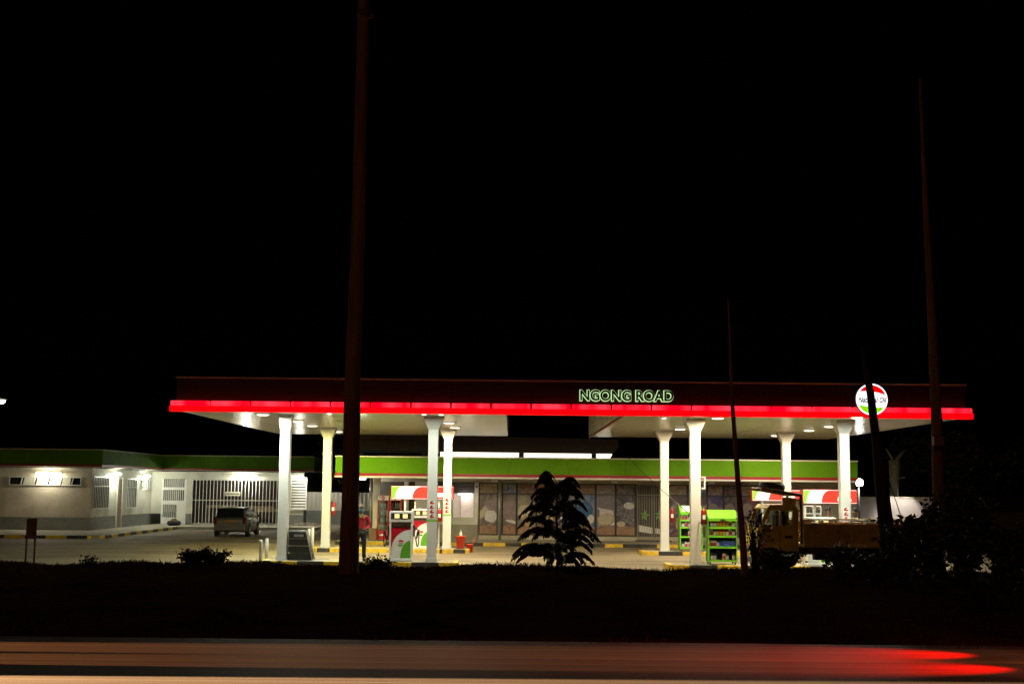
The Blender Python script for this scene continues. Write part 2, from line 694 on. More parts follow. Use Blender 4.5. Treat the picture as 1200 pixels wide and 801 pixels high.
# left platform kerb: along the road side and turning back along Y
n = 22
kerb_run((-40, 56.85, 0), (KX - 0.6, 56.85, 0), 0.15, [(i / n, (i + 1) / n, i % 2 == 0) for i in range(n)], 'kerb',
         'long black and yellow kerb in front of the beige windowed wall on the left')
n = 13
kerb_run((KX - 0.6, 56.85, 0), (KX, 57.5, 0), 0.15, [(0, 1, True)], 'kerb', 'short angled yellow kerb at the corner of the left pavement')
kerb_run((KX, 57.5, 0), (KX, 70, 0), 0.15, [(i / n, (i + 1) / n, i % 2 == 1) for i in range(n)], 'kerb',
         'black and yellow kerb leading back beside the barred windows and brown door')

# ---- pump islands
def island(x0, x1, D0, D1, bounds, label):
    X0, X1, sg = segs_px(x0, x1, bounds, D0)
    t = thing('pump_island', label, 'pump island', ((X0 + X1) / 2, (D0 + D1) / 2, GZ), group='pump islands')
    bm = NB()
    for a, b, yel in sg:
        k0 = len(bm.faces)
        xa, xb = X0 + (X1 - X0) * a, X0 + (X1 - X0) * b
        box(bm, xa + .003, xb - .003, D0, D0 + 0.16, GZ - 0.02, 0, 0.012)
        box(bm, xa + .003, xb - .003, D1 - 0.16, D1, GZ - 0.02, 0, 0.012)
        bm.faces.ensure_lookup_table()
        for f in bm.faces[k0:]:
            f.material_index = 0 if yel else 1
    for s in (0, 1):
        k0 = len(bm.faces)
        if s == 0:
            box(bm, X0 - 0.14, X0, D0 + .02, D1 - .02, GZ - .02, -0.004, 0.012)
        else:
            box(bm, X1, X1 + 0.14, D0 + .02, D1 - .02, GZ - .02, -0.004, 0.012)
        bm.faces.ensure_lookup_table()
        for f in bm.faces[k0:]:
            f.material_index = 0
    new('painted_kerb', bm, [M_yel, M_blackp], t, world=True)
    bm = NB()
    box(bm, X0, X1, D0 + 0.16, D1 - 0.16, GZ - .02, -0.006)
    new('paving', bm, M_conc, t, world=True)
    return t


island(308, 531, 39.3, 40.7, [(308, False), (317, True), (325, False), (330, True), (348, False), (379, True), (398, False), (425, True), (440, False), (459, True), (482, False), (514, True)],
       'left front pump island with yellow and black kerb below the attendant')
island(366, 545, 47.6, 49.0, [(366, True), (371, False), (386, True), (452, True), (500, False), (511, True), (515, False), (518, True), (531, False)],
       'left rear pump island with the large red bucket on its end')
island(789, 1075, 39.3, 40.7, [(789, True), (808, False), (841, True), (874, False), (910, True), (950, False), (990, True), (1030, False)],
       'right front pump island under the wide green oil rack')
island(757, 990, 47.6, 49.0, [(757, True), (772, False), (800, True), (828, False), (860, True), (900, False), (940, True)],
       'right rear pump island under the narrower green rack')

# ================================================================== CANOPY
CZ = 4.60
CY0, CY1 = 38.0, 54.6
LX0, LX1, RX0, RX1 = -10.25, -0.15, 3.45, 13.95
can = thing('canopy', 'large flat canopy with glowing red edge strip over the fuel pumps', 'canopy', (1.9, 46, GZ))
for (a, b) in ((LX0, LX1), (RX0, RX1)):
    bm = NB()
    box(bm, a, b, CY0, CY1, CZ, CZ + 0.04)
    new('soffit', bm, M_soffit, can, world=True)
    bm = NB()
    box(bm, a + .05, b - .05, CY0 + .1, CY1 - .05, CZ + 0.045, CZ + 0.9)
    new('roof', bm, M_dgrey, can, world=True)
    bm = NB()      # side and rear fascia
    box(bm, a - 0.03, a + 0.05, CY0 + 0.1, CY1, CZ + 0.042, CZ + 1.0)
    box(bm, b - 0.05, b + 0.03, CY0 + 0.1, CY1, CZ + 0.042, CZ + 1.0)
    box(bm, a + .06, b - .06, CY1 - 0.04, CY1 + .03, CZ + 0.042, CZ + 1.0)
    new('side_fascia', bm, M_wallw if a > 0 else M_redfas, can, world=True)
FX0, FX1 = WX(207, 37.9, 460), WX(1131, 37.9, 465)
bm = NB()
npan = 20
for i in range(npan):
    a = FX0 + (FX1 - FX0) * i / npan
    b_ = FX0 + (FX1 - FX0) * (i + 1) / npan
    box(bm, a + .004, b_ - .004, 37.86, 37.98, CZ + 0.30, CZ + 0.98)
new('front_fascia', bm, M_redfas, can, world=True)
bm = NB()
box(bm, FX0 - .03, FX1 + .03, 37.80, 38.05, CZ + 0.985, CZ + 1.035, 0.008)
new('fascia_cap', bm, M_trim, can, world=True)
bm = NB()
box(bm, FX0, FX1, 37.985, 38.09, CZ + 0.05, CZ + 0.97)
new('fascia_frame', bm, M_dgrey, can, world=True)
# lit strip : upper tube diffuser in segments and the lower red lip
SXa, SXb = WX(198, 37.6, 478), WX(1141, 37.6, 482)
M_strip = bpy.data.materials.new('red_strip_diffuser')
M_strip.use_nodes = True
nt = M_strip.node_tree
pb = nt.nodes['Principled BSDF']
pb.inputs['Base Color'].default_value = (0.6, 0.02, 0.03, 1)
tc = nt.nodes.new('ShaderNodeTexCoord')
mp = nt.nodes.new('ShaderNodeMapping'); mp.inputs['Scale'].default_value = (1.3, 0.0, 0.0)
nt.links.new(tc.outputs['Object'], mp.inputs[0])
nz = nt.nodes.new('ShaderNodeTexNoise'); nz.inputs['Scale'].default_value = 1.0; nz.inputs['Detail'].default_value = 2
nt.links.new(mp.outputs[0], nz.inputs['Vector'])
rp = nt.nodes.new('ShaderNodeValToRGB')
rp.color_ramp.elements[0].position = 0.42; rp.color_ramp.elements[0].color = (1.0, 0.0, 0.015, 1)
rp.color_ramp.elements[1].position = 0.62; rp.color_ramp.elements[1].color = (1.0, 0.045, 0.08, 1)
nt.links.new(nz.outputs['Fac'], rp.inputs[0])
nt.links.new(rp.outputs[0], pb.inputs['Emission Color'])
pb.inputs['Emission Strength'].default_value = 1.25
M_striplow = mat('red_strip_lip', (0.6, 0.01, 0.01), 0.4, emit=(1.0, 0.0, 0.004), estr=0.95)
bm = NB()
nseg = 20
for i in range(nseg):
    a = SXa + (SXb - SXa) * i / nseg
    b_ = SXa + (SXb - SXa) * (i + 1) / nseg
    box(bm, a + .03, b_ - .03, 37.62, 37.83, CZ + 0.135, CZ + 0.285, 0.02)
new('lit_strip', bm, M_strip, can, world=True)
bm = NB()
box(bm, SXa, SXb, 37.60, 37.84, CZ - 0.045, CZ + 0.132, 0.015)
new('strip_lip', bm, M_striplow, can, world=True)
for xa in (SXa, SXb - 0.22):
    bm = NB()
    box(bm, xa, xa + 0.22, 37.86, 38.0, CZ - .03, CZ + 0.28)
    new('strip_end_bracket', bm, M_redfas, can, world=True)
# red trim on the inner edge of the right block
bm = NB()
box(bm, RX0 - 0.035, RX0 + 0.03, CY0 + 0.15, CY1, CZ - 0.05, CZ - 0.003)
new('edge_trim', bm, M_redst, can, world=True)

# columns
def column(px, py, D, label, poster=None, green=None, flare=.315):
    x = WX(px, D, py)
    t = thing('canopy_column', label, 'column', (x, D, 0), group='canopy columns')
    hw = 0.158
    bm = NB()
    box(bm, -hw, hw, -hw, hw, -0.01, CZ - 0.42, 0.012)
    new('shaft', bm, M_colw, t)
    bm = NB()
    lo, hi = 0.16, flare
    z0, z1 = CZ - 0.419, CZ - 0.075
    prof = [(lo, z0), (lo + 0.02, z0 + 0.05), (hi, z1), (hi, CZ - 0.004)]
    rings = [[bm.verts.new((sx * r, sy * r, z)) for sx, sy in ((-1, -1), (1, -1), (1, 1), (-1, 1))] for r, z in prof]
    for A, B in zip(rings, rings[1:]):
        for i in range(4):
            bm.faces.new((A[i], A[(i + 1) % 4], B[(i + 1) % 4], B[i]))
    bm.faces.new(rings[0][::-1]); bm.faces.new(rings[-1])
    new('capital', bm, M_colw, t)
    bm = NB()
    box(bm, -hw - .02, hw + .02, -hw - .02, hw + .02, -0.008, 0.10, 0.008)
    bp = new('base_plate', bm, M_colw, t)
    if poster:
        z0, z1 = poster
        bm = NB()
        box(bm, -0.10, 0.10, -hw - 0.008, -hw - 0.002, z0, z1)
        new('notice', bm, M_white, t)
        bm = NB()
        k = 4
        for i in range(k):
            za = z0 + (z1 - z0) * (i + .14) / k
            zb = z0 + (z1 - z0) * (i + .86) / k
            zm = (za + zb) / 2
            prism(bm, [(-.07, za), (.06, za), (.07, za + .04), (-.02, za + .05), (-.01, zm), (.05, zb), (-.03, zb), (-.07, zm)], -hw - 0.013, -hw - 0.0095)
        new('notice_picture', bm, M_red, t)
    if green:
        bm = NB()
        box(bm, -hw - .006, hw + .006, -hw - .006, hw + .006, green, green + 0.05)
        new('green_band', bm, M_greenr, t)
    return t


c_fl1 = column(333, 575, 40.0, 'white canopy column, leftmost in the front row, beside the black tiered stand', flare=.20)
c_fl2 = column(507, 575, 40.0, 'white front canopy column with red notice beside the fuel dispenser', (1.35, 1.93), 1.26)
c_fr1 = column(814.5, 575, 40.0, 'white front canopy column beside the wide green oil rack')
c_fr2 = column(989.5, 575, 40.0, 'white canopy column with red picture notice behind the truck bed', (1.25, 1.85), None)
c_bl1 = column(383, 575, 48.3, 'yellowish lit rear canopy column carrying an extinguisher left of the wooden pole')
c_bl2 = column(524.5, 575, 48.3, 'rear canopy column with orange notice beside the big red bucket', (1.35, 1.93), 1.26)
c_br1 = column(778.5, 575, 48.3, 'rear canopy column between the barred shop door and the narrow rack')
c_br2 = column(921.5, 575, 48.3, 'rear canopy column behind the spare tyre of the yellow truck')

# bracket on the third front column
bm = NB()
x = c_fr1.location.x + 0.19
for za, zb in ((2.37, 2.41), (2.72, 2.76)):
    box(bm, x, x + 0.10, 39.95, 40.0, za, zb)
box(bm, x + 0.10, x + 0.14, 39.95, 40.0, 2.37, 2.76)
o = new('bracket', bm, M_white, c_fr1)
o.location = -c_fr1.location

# downlights : fixture + lamp
M_lensw = {}
def downlight(px, py, power, col, r, label):
    p = G(px, py, CZ - 0.03)
    t = thing('canopy_downlight', label, 'ceiling light', (p.x, p.y, CZ - 0.005), group='round downlights in the canopy ceiling')
    bm = NB()
    lathe(bm, [(r + .05, 0.0), (r + .05, -0.025), (r, -0.03)], n=24)
    new('rim', bm, M_white, t)
    bm = NB()
    lathe(bm, [(r * .98, -0.031), (r * .9, -0.045), (r * .6, -0.052), (r * .2, -0.055)], n=20)
    new('lens', bm, M_lens, t)
    light('AREA', 'downlight_lamp', (0, 0, -0.075), power * .46, col, t, shape='DISK', size=r * 1.9)
    if r < .1:
        return t
    l = light('SPOT', 'downlight_spill', (0, 0, -0.10), power * .75, col, t, spot_size=math.radians(152), spot_blend=0.25, shadow_soft_size=0.12)
    l.rotation_euler = (math.radians(14), 0, 0)
    return t


WARM = (1.0, 0.81, 0.53)
COOL = (0.90, 1.0, 0.84)
YG = (1.0, 0.92, 0.28)
for px, py, pw, c, lab in (
        (308, 485.6, 420, COOL, 'large bright downlight nearest the left end of the canopy'),
        (349, 493.6, 300, COOL, 'small downlight just right of the leftmost front column'),
        (366, 498.6, 380, YG, 'flat downlight left of the yellowish rear column'),
        (396, 505.6, 330, YG, 'small downlight right of the yellowish rear column near the rear edge'),
        (526, 495.2, 480, WARM, 'bright downlight right of the front column with the red notice'),
        (533, 500.8, 500, WARM, 'downlight directly above the rear column with the orange notice'),
        (797, 502.6, 420, WARM, 'downlight between the two middle columns of the right canopy block'),
        (841, 489.8, 420, WARM, 'downlight nearest the canopy front, right of the column by the oil rack'),
        (948, 504.2, 380, WARM, 'wide downlight right of the rear column behind the truck'),
        (972, 499.6, 380, COOL, 'downlight left of the capital above the truck bed'),
        (909, 510.2, 330, WARM, 'small downlight left of the rear column behind the truck'),
        (1004, 489.0, 420, COOL, 'downlight below the round lit emblem')):
    downlight(px, py, pw, c, 0.19, lab)
# smaller spots just inside the front edge
for px, py, pw, c, lab in ((497, 485.2, 130, COOL, 'tiny spot at the front edge left of the notice column capital'),
                       (517, 485.4, 130, COOL, 'tiny spot at the front edge right of the notice column capital'),
                       (386, 484.2, 130, COOL, 'tiny spot at the front edge left of the wooden pole'),
                       (778, 489.2, 130, WARM, 'tiny spot at the front edge below the last letter of the sign')):
    downlight(px, py, pw, c, 0.07, lab)

# lettering on the fascia
sg = thing('fascia_lettering', 'backlit dark capital letters reading NGONG ROAD on the red canopy edge', 'sign letters',
           W(734, 464.2, 37.8))
M_halo_e = emis('halo_green_white', (0.66, 1.0, 0.46), 1.0)
me = text_mesh('NGONG ROAD', 0.50, offset=0.010, extrude=0.02, space=1.0)
bb = [v.co.x for v in me.vertices]
wd = max(bb) - min(bb)
target = WX(790, 37.8) - WX(678, 37.8) - 0.05
zs_ = [v.co.z for v in me.vertices]
hz = max(zs_) - min(zs_)
hh = 12.5 * 37.8 / F
kx, kz = target / wd, hh / hz
me.transform(Matrix.Diagonal((kx, 1, kz, 1)))
split_mesh('letter', me, M_black, -0.09, sg)
me = text_mesh('NGONG ROAD', 0.50, offset=0.032, extrude=0.004, space=1.0)
me.transform(Matrix.Diagonal((kx, 1, kz, 1)))
split_mesh('letter_halo', me, M_halo_e, 0.015, sg)
sg.rotation_euler = (0, 0, 0)

# round emblem
ec = W(1021.5, 467.8, 37.5)
em = thing('round_emblem', 'round lit emblem in red, white and green on the canopy edge', 'sign', ec)
R = 18.6 * 37.5 / F
bm = NB()
cyl(bm, (0, 0.0, 0), (0, 0.3, 0), R, R, 48)
new('case', bm, M_dgrey, em)
bm = NB()
prism(bm, ell(0, 0, R * .995, R * .995, 48), -0.02, -0.003)
new('light_ring', bm, emis('emblem_white', (1.0, 0.98, 1.0), 1.6), em)
ri = R * 0.90


def seg_poly(ri, f0, f1, tilt, n=24):
    """circle cut above / below the chord z = f + tilt*x"""
    pts = []
    N = 96
    for k in range(N):
        t = 2 * PI * k / N
        x, z = ri * math.cos(t), ri * math.sin(t)
        if f1(x) is not None and (z > f0(x)):
            pts.append((x, z, t))
    return [(x, z) for x, z, t in pts]


top = [(ri * math.cos(2 * PI * k / 96), ri * math.sin(2 * PI * k / 96)) for k in range(96)]
tp = [(x, z) for x, z in top if z > ri * 0.42 - 0.13 * x and z > 0]
tp.sort(key=lambda q: math.atan2(q[1], q[0]))
bt = [(x, z) for x, z in top if z < -ri * 0.44 - 0.10 * x and z < 0]
bt.sort(key=lambda q: math.atan2(q[1], q[0]))


def arc_close(pts, bulge, m=9):
    a, b = pts[-1], pts[0]
    out = list(pts)
    for i in range(1, m):
        t = i / m
        x = a[0] + (b[0] - a[0]) * t
        z = a[1] + (b[1] - a[1]) * t + bulge * math.sin(PI * t)
        out.append((x, z))
    return out


bm = NB()
prism(bm, arc_close(tp, 0.05), -0.027, -0.0225)
new('red_field', bm, emis('emblem_red', (1.0, 0.0, 0.0), 1.1), em)
bm = NB()
prism(bm, arc_close(bt, -0.03), -0.027, -0.0225)
new('green_field', bm, emis('emblem_green', (0.30, 0.85, 0.0), 0.95), em)
me = text_mesh('National Oil', 0.19, offset=0.005, extrude=0.002, shear=0.3)
bb = [v.co.x for v in me.vertices]
me.transform(Matrix.Diagonal((R * 1.80 / (max(bb) - min(bb)), 1, 1.25, 1)))
link_mesh('lettering', me, mat('navy_ink', (0.01, 0.01, 0.05), 0.5), (0, -0.029, -0.02), em)

# ================================================================== SHOP
SY = 57.0
FY = 53.9
shop = thing('shop', 'long single-storey shop with green fascia and picture-covered windows', 'shop', (4, 60, 0))
sx0, sx1 = WX(436, SY), WX(1004, SY)
ztop = WZ(535, FY, 560)
zb = WZ(560.5, FY, 560)
fx0, fx1 = WX(393, FY, 545), WX(1005, FY, 552)


def P(*a):      # poly of pixels at distance D
    D = a[0]
    return [(W(x, y, D).x, W(x, y, D).z) for x, y in a[1:]]


ZW = 2.55       # window top
ZS = WZ(627, SY, 650)   # sill
# wall: solid body behind the windows
bm = NB()
box(bm, sx0, sx1, SY + 0.12, 66, 0, 3.0)
box(bm, sx0, sx1, SY, SY + .118, ZW + 0.03, 2.95)
box(bm, WX(561, SY), sx1, SY, SY + .118, 0.0, ZS - 0.02)
new('wall', bm, M_cream, shop, world=True)
bm = NB()
box(bm, WX(487, SY), WX(560, SY), SY - 0.05, SY + .116, WZ(614, SY, 530), WZ(606, SY, 530))
box(bm, WX(556, SY), WX(560.5, SY), SY - 0.05, SY + .116, WZ(606, SY, 530) + .002, ZW + .028)
box(bm, WX(486, SY), WX(529, SY), SY - 0.03, SY + .116, WZ(606, SY, 530) + .002, ZW + .026)
new('white_wall', bm, M_wallw, shop, world=True)
bm = NB()
box(bm, WX(470, SY), WX(560, SY), SY - 0.055, SY + .116, 0, WZ(614, SY, 530) - .002)
new('dado', bm, M_shopdado, shop, world=True)
# fascia with thin trims
bm = NB()
npn = 9
for i in range(npn):
    a = fx0 + (fx1 - fx0) * i / npn
    b_ = fx0 + (fx1 - fx0) * (i + 1) / npn
    box(bm, a + .004, b_ - .004, FY, FY + .12, zb + 0.20, ztop - 0.06)
fa = new('fascia', bm, M_green, shop, world=True)
bm = NB()
box(bm, fx0, fx1, FY - 0.02, FY + .13, zb + 0.075, zb + 0.197)
o = new('red_stripe', bm, M_redst, fa)
bm = NB()
box(bm, fx0 - .02, fx1 + .02, FY - 0.035, FY + .15, ztop - 0.057, ztop, 0.006)
box(bm, fx0 - .02, fx1 + .02, FY - 0.05, FY + .15, zb, zb + 0.072, 0.006)
o = new('white_trim', bm, M_white, fa)
bm = NB()
box(bm, fx0 + .02, fx1 - .02, FY + .152, SY - .002, zb + 0.01, zb + 0.06)
new('porch_ceiling', bm, M_cream, shop, world=True)
bm = NB()
box(bm, fx0 + .02, fx1 - .02, FY + .152, 66, zb + .065, ztop - 0.10)
new('roof', bm, M_dgrey, shop, world=True)

# windows with pictures
wood = poster_mat('poster_wood', [(0.22, 0.12, 0.07), (0.33, 0.19, 0.12), (0.17, 0.09, 0.05)], 3, 1)
pcols = [
    [(0.30, 0.20, 0.16), (0.20, 0.12, 0.10), (0.38, 0.28, 0.22), (0.15, 0.09, 0.07)],
    [(0.34, 0.22, 0.18), (0.24, 0.15, 0.12), (0.30, 0.20, 0.14), (0.40, 0.30, 0.24)],
    [(0.40, 0.30, 0.20), (0.30, 0.20, 0.12), (0.45, 0.36, 0.25), (0.22, 0.13, 0.08)],
    [(0.30, 0.20, 0.14), (0.40, 0.26, 0.12), (0.25, 0.14, 0.08), (0.45, 0.32, 0.2)],
    [(0.24, 0.20, 0.25), (0.35, 0.28, 0.28), (0.20, 0.14, 0.12), (0.40, 0.30, 0.3)],
    [(0.03, 0.10, 0.28), (0.05, 0.16, 0.36), (0.30, 0.30, 0.38), (0.36, 0.28, 0.26)],
    [(0.40, 0.32, 0.30), (0.34, 0.27, 0.27), (0.26, 0.19, 0.18), (0.45, 0.38, 0.34)],
    [(0.14, 0.10, 0.12), (0.26, 0.20, 0.22), (0.06, 0.04, 0.05), (0.36, 0.30, 0.28)],
]
shapes = {
    0: [('cream', ell(-.20, .30, .30, .13, rot=.9)), ('pale', ell(.12, .10, .28, .24)), ('mauve', ell(.2, .60, .3, .22))],
    1: [('mauve', ell(.05, .35, .34, .45, rot=.3)), ('pale', ell(.15, -.15, .32, .06, rot=-.2))],
    2: [('cream', ell(-.1, .3, .25, .3)), ('tan', ell(.1, -.1, .3, .2))],
    3: [('tan', ell(0, .25, .33, .35)), ('cream', ell(.1, .0, .2, .1))],
    4: [('pale', ell(0, .2, .3, .3)), ('mauve', ell(0, .65, .3, .12))],
    5: [('blue', ell(-.05, .35, .32, .42)), ('pale', ell(.22, .0, .14, .18))],
    6: [('pale', [(-.3, .45), (.35, .40), (.35, -.2), (-.3, -.25)]), ('dark', [(-.36, .42), (-.28, .42), (-.28, -.02), (-.36, -.02)]), ('cream', ell(0, .0, .32, .22))],
    7: [('dark', ell(.05, .15, .20, .52, rot=.75)), ('pale', ell(.15, .62, .2, .14)), ('cream', ell(-.22, -.2, .16, .1))],
}
M_sh = {'cream': mat('picture_cream', (0.55, 0.49, 0.36), 0.4, var=0.3, scale=8), 'pale': mat('picture_pale', (0.66, 0.64, 0.64), 0.4, var=0.25, scale=7),
        'mauve': mat('picture_mauve', (0.27, 0.20, 0.20), 0.4, var=0.3, scale=6), 'tan': mat('picture_tan', (0.45, 0.30, 0.16), 0.4, var=0.4, scale=8),
        'blue': mat('picture_blue', (0.03, 0.12, 0.33), 0.4, var=0.5, scale=5), 'dark': mat('picture_dark', (0.05, 0.04, 0.05), 0.4, var=0.8, dirt=(0.3, 0.28, 0.3), scale=12)}


def clip_box(poly, x0, x1, z0, z1):
    def cl(P, f, inter):
        out = []
        for i in range(len(P)):
            a, b = P[i - 1], P[i]
            if f(b):
                if not f(a): out.append(inter(a, b))
                out.append(b)
            elif f(a):
                out.append(inter(a, b))
        return out
    def ix(v):
        return lambda a, b: (v, a[1] + (b[1] - a[1]) * (v - a[0]) / (b[0] - a[0]))
    def iz(v):
        return lambda a, b: (a[0] + (b[0] - a[0]) * (v - a[1]) / (b[1] - a[1]), v)
    for f, g_ in ((lambda p: p[0] >= x0, ix(x0)), (lambda p: p[0] <= x1, ix(x1)), (lambda p: p[1] >= z0, iz(z0)), (lambda p: p[1] <= z1, iz(z1))):
        if not poly: return poly
        poly = cl(poly, f, g_)
    return poly


def shop_window(xa, xb, idx, z0=None, woodf=True, label=None, zt=None):
    z0 = z0 if z0 is not None else ZS
    zm = 2.06
    zt = zt or ZW
    bm = NB()
    t_ = 0.042
    box(bm, xa, xa + t_, SY - .02, SY + .08, z0, zt)
    box(bm, xb - t_, xb, SY - .02, SY + .08, z0, zt)
    for z in (z0, zm, zt - .03):
        box(bm, xa + t_, xb - t_, SY - .02, SY + .08, z, z + .035)
    w = new('window', bm, M_frame, shop, world=True)
    a, b_ = xa + t_ + .002, xb - t_ - .002
    cx = (a + b_) / 2
    hw = (b_ - a) / 2
    keys = ['cream', 'pale', 'mauve', 'tan', 'blue', 'dark']
    base = poster_mat('poster_print', [(q_[0] * .62, q_[1] * .72, q_[2] * .84) for q_ in pcols[idx % 8]], 1.5, idx * 3.1)
    bm = NB()
    box(bm, a, b_, SY + .03, SY + .05, z0 + .037, zm - .002)
    for f in bm.faces: f.material_index = 0
    if woodf:
        prism(bm, [(a + .002, z0 + .04), (b_ - .002, z0 + .04), (b_ - .002, z0 + .38), (cx, z0 + .46), (a + .002, z0 + .40)], SY + .024, SY + .028, mi=1)
    zc = z0 + 0.75
    rw = random.Random(idx + 40)
    lst = []
    for mn, poly in shapes[idx % 8]:
        mx_, mz_ = sum(p[0] for p in poly) / len(poly), sum(p[1] for p in poly) / len(poly)
        w1, w2, ph = rw.uniform(.04, .10), rw.uniform(.02, .06), rw.uniform(0, 6)
        wob = []
        for x_, z_ in poly:
            an = math.atan2(z_ - mz_, x_ - mx_)
            kk = 1.12 * (1 + w1 * math.sin(2 * an + ph) + w2 * math.sin(5 * an + 2 * ph))
            wob.append((mx_ + (x_ - mx_) * kk, mz_ + (z_ - mz_) * kk))
        if mn in ('pale', 'cream'):
            lst.append(('tan' if mn == 'cream' else 'mauve', [(mx_ + (x_ - mx_) * 1.13 + .012, mz_ + (z_ - mz_) * 1.16 - .015) for x_, z_ in wob]))
        lst.append((mn, wob))
    for k, (mn, poly) in enumerate(lst):
        q = clip_box([(cx + x, zc + z) for x, z in poly], a + .004, b_ - .004, z0 + .05, zm - .01)
        if len(q) > 2:
            prism(bm, q, SY + .018 - .004 * k, SY + .021 - .004 * k, mi=2 + keys.index(mn))
    new('lower_picture', bm, [base, wood] + [M_sh[k] for k in keys], w)
    bm = NB()
    box(bm, a, b_, SY + .03, SY + .05, zm + .037, zt - .032)
    new('upper_picture', bm, poster_mat('poster_print', pcols[(idx * 3 + 2) % 8], 3.0, idx * 5.7 + 2, 5), w)
    if label:
        w['label'] = label
    return w


edges = [561, 583.2]
edges2 = [588, 605.5, 628.5, 651.5, 675, 698, 721.5, 745]
k = 0
shop_window(WX(561, SY), WX(583.2, SY), 0, label='window picture of pale round loaf and bread on a board')
for a, b_ in zip(edges2, edges2[1:]):
    k += 1
    shop_window(WX(a, SY), WX(b_, SY), k, label='window picture with a large blue patch' if k == 5 else None)
purp = [[(0.16, 0.04, 0.05), (0.30, 0.12, 0.12), (0.10, 0.03, 0.06), (0.4, 0.3, 0.28)],
        [(0.20, 0.05, 0.06), (0.12, 0.04, 0.08), (0.34, 0.2, 0.2), (0.30, 0.10, 0.10)],
        [(0.10, 0.05, 0.22), (0.05, 0.03, 0.12), (0.25, 0.12, 0.3), (0.34, 0.24, 0.24)],
        [(0.09, 0.06, 0.10), (0.2, 0.12, 0.14), (0.05, 0.04, 0.06), (0.3, 0.25, 0.25)]]
pcols2 = pcols
for q, (a, b_) in enumerate(((784, 806), (806, 829), (829, 848), (848, 867), (867, 890))):
    sv = pcols[q]
    pcols[q] = purp[q % 4]
    svs = shapes[q]
    shapes[q] = [('mauve', ell(-.1, .5, .2, .25)), ('pale' if q % 2 else 'dark', ell(.12, .2, .16, .2)), ('tan' if q == 0 else 'dark', ell(.0, -.15, .12, .25))]
    shop_window(WX(a, SY), WX(b_, SY), q, woodf=False)
    pcols[q] = sv
    shapes[q] = svs

# serving window with lit curtain and shutter box
bm = NB()
xa, xb = WX(530, SY), WX(555.5, SY)
z0, z1 = WZ(606, SY, 540), WZ(577, SY, 540)
for x in (xa, (xa + xb) / 2 - .15, xb - .04):
    box(bm, x, x + .04, SY - .05, SY + .05, z0 + .005, z1)
box(bm, xa + .04, xb - .04, SY - .048, SY + .048, z1 - .04, z1 - .002)
w = new('serving_window', bm, M_alu, shop, world=True)
bm = NB()
box(bm, xa, xb, SY + .055, SY + .07, z0 + .006, z1 - .04)
new('pane', bm, mat('lit_blind', (0.7, 0.62, 0.58), 0.5, emit=(1.0, 0.80, 0.72), estr=0.16, var=.2, scale=4), w)
bm = NB()
nb = 7
for i in range(nb):
    z = z1 + .01 + (ZW + .02 - z1) * i / nb
    box(bm, xa - .9, xb + 0.02, SY - .04 - .01 * (i % 2), SY + .1, z, z + (ZW - z1) / nb - .006)
new('roller_shutter', bm, M_dgrey, shop, world=True)
# fluorescent inside the window head
bm = NB()
cyl(bm, (xa + .25, SY - .09, z1 - .06), (xb - .1, SY - .09, z1 - .06), .022, n=10)
o = new('window_tube', bm, emis('pink_tube', (1.0, 0.85, 0.85), 6), shop, world=True)
light('POINT', 'window_tube_lamp', (xa + .6 - 4, SY - .2 - 60, z1 - .15), 9, (1, .85, .8), shop, shadow_soft_size=.1)
# pillars, pipes
bm = NB()
box(bm, WX(437, 55.5), WX(444.5, 55.5), 55.4, 55.7, 0, zb)
new('pillar', bm, M_wallw, shop, world=True)
bm = NB()
cyl(bm, (WX(434, 55.2), 55.2, 0), (WX(434, 55.2), 55.2, zb), .05, n=12)
new('downpipe', bm, M_grey, shop, world=True)
bm = NB()
cyl(bm, (WX(585.6, 56.5), 56.5, 0), (WX(585.6, 56.5), 56.5, zb), .055, n=12)
new('downpipe', bm, M_grey, shop, world=True)
# added lamp under the porch's left end, meant to brighten the corrugated wall
bm = NB()
lx_ = WX(424, 56)
box(bm, lx_ - .14, lx_ + .14, 55.9, 56.1, zb - .09, zb - .001, .01)
new('added_porch_lamp', bm, emis('added_porch_white', (1, .95, .8), 3), shop, world=True)
light('POINT', 'added_porch_light', (lx_ - 4, 56.0 - 60, zb - .25), 75, (1, .96, .80), shop, shadow_soft_size=.12)
bm = NB()
box(bm, WX(473.5, SY), WX(478.5, SY), SY - .14, SY + .1, 0.62, ZW + .025)
new('pillar', bm, M_wallw, shop, world=True)
bm = NB()
box(bm, WX(445, SY), WX(473, SY), SY + .02, SY + .1, 0.02, ZW + .02)
box(bm, WX(479, SY), WX(485.5, SY), SY + .02, SY + .1, 0.65, ZW + .02)
new('dark_glazing', bm, M_interior, shop, world=True)
bm = NB()
for i in range(6):
    z = 2.1 + i * .07
    box(bm, WX(445, SY), WX(473, SY), SY - .01, SY + .015, z, z + .05)
new('louvre', bm, M_dgrey, shop, world=True)
for px in (558.3,):
    bm = NB()
    x = WX(px, SY)
    box(bm, x - .09, x + .09, SY - .2, SY - .055, 2.26, 2.5, .01)
    sp = new('speaker', bm, M_white, shop, world=True)
    bm = NB()
    cyl(bm, (x, SY - .201, 2.38), (x, SY - .21, 2.38), .05, n=14)
    new('cone', bm, M_dgrey, sp)
for px in (579, 720, 834, 898):
    bm = NB()
    x = WX(px, SY)
    box(bm, x - .14, x + .14, SY - .12, SY - .003, 2.60, 2.70, .01)
    new('bulkhead_box', bm, M_white, shop, world=True)
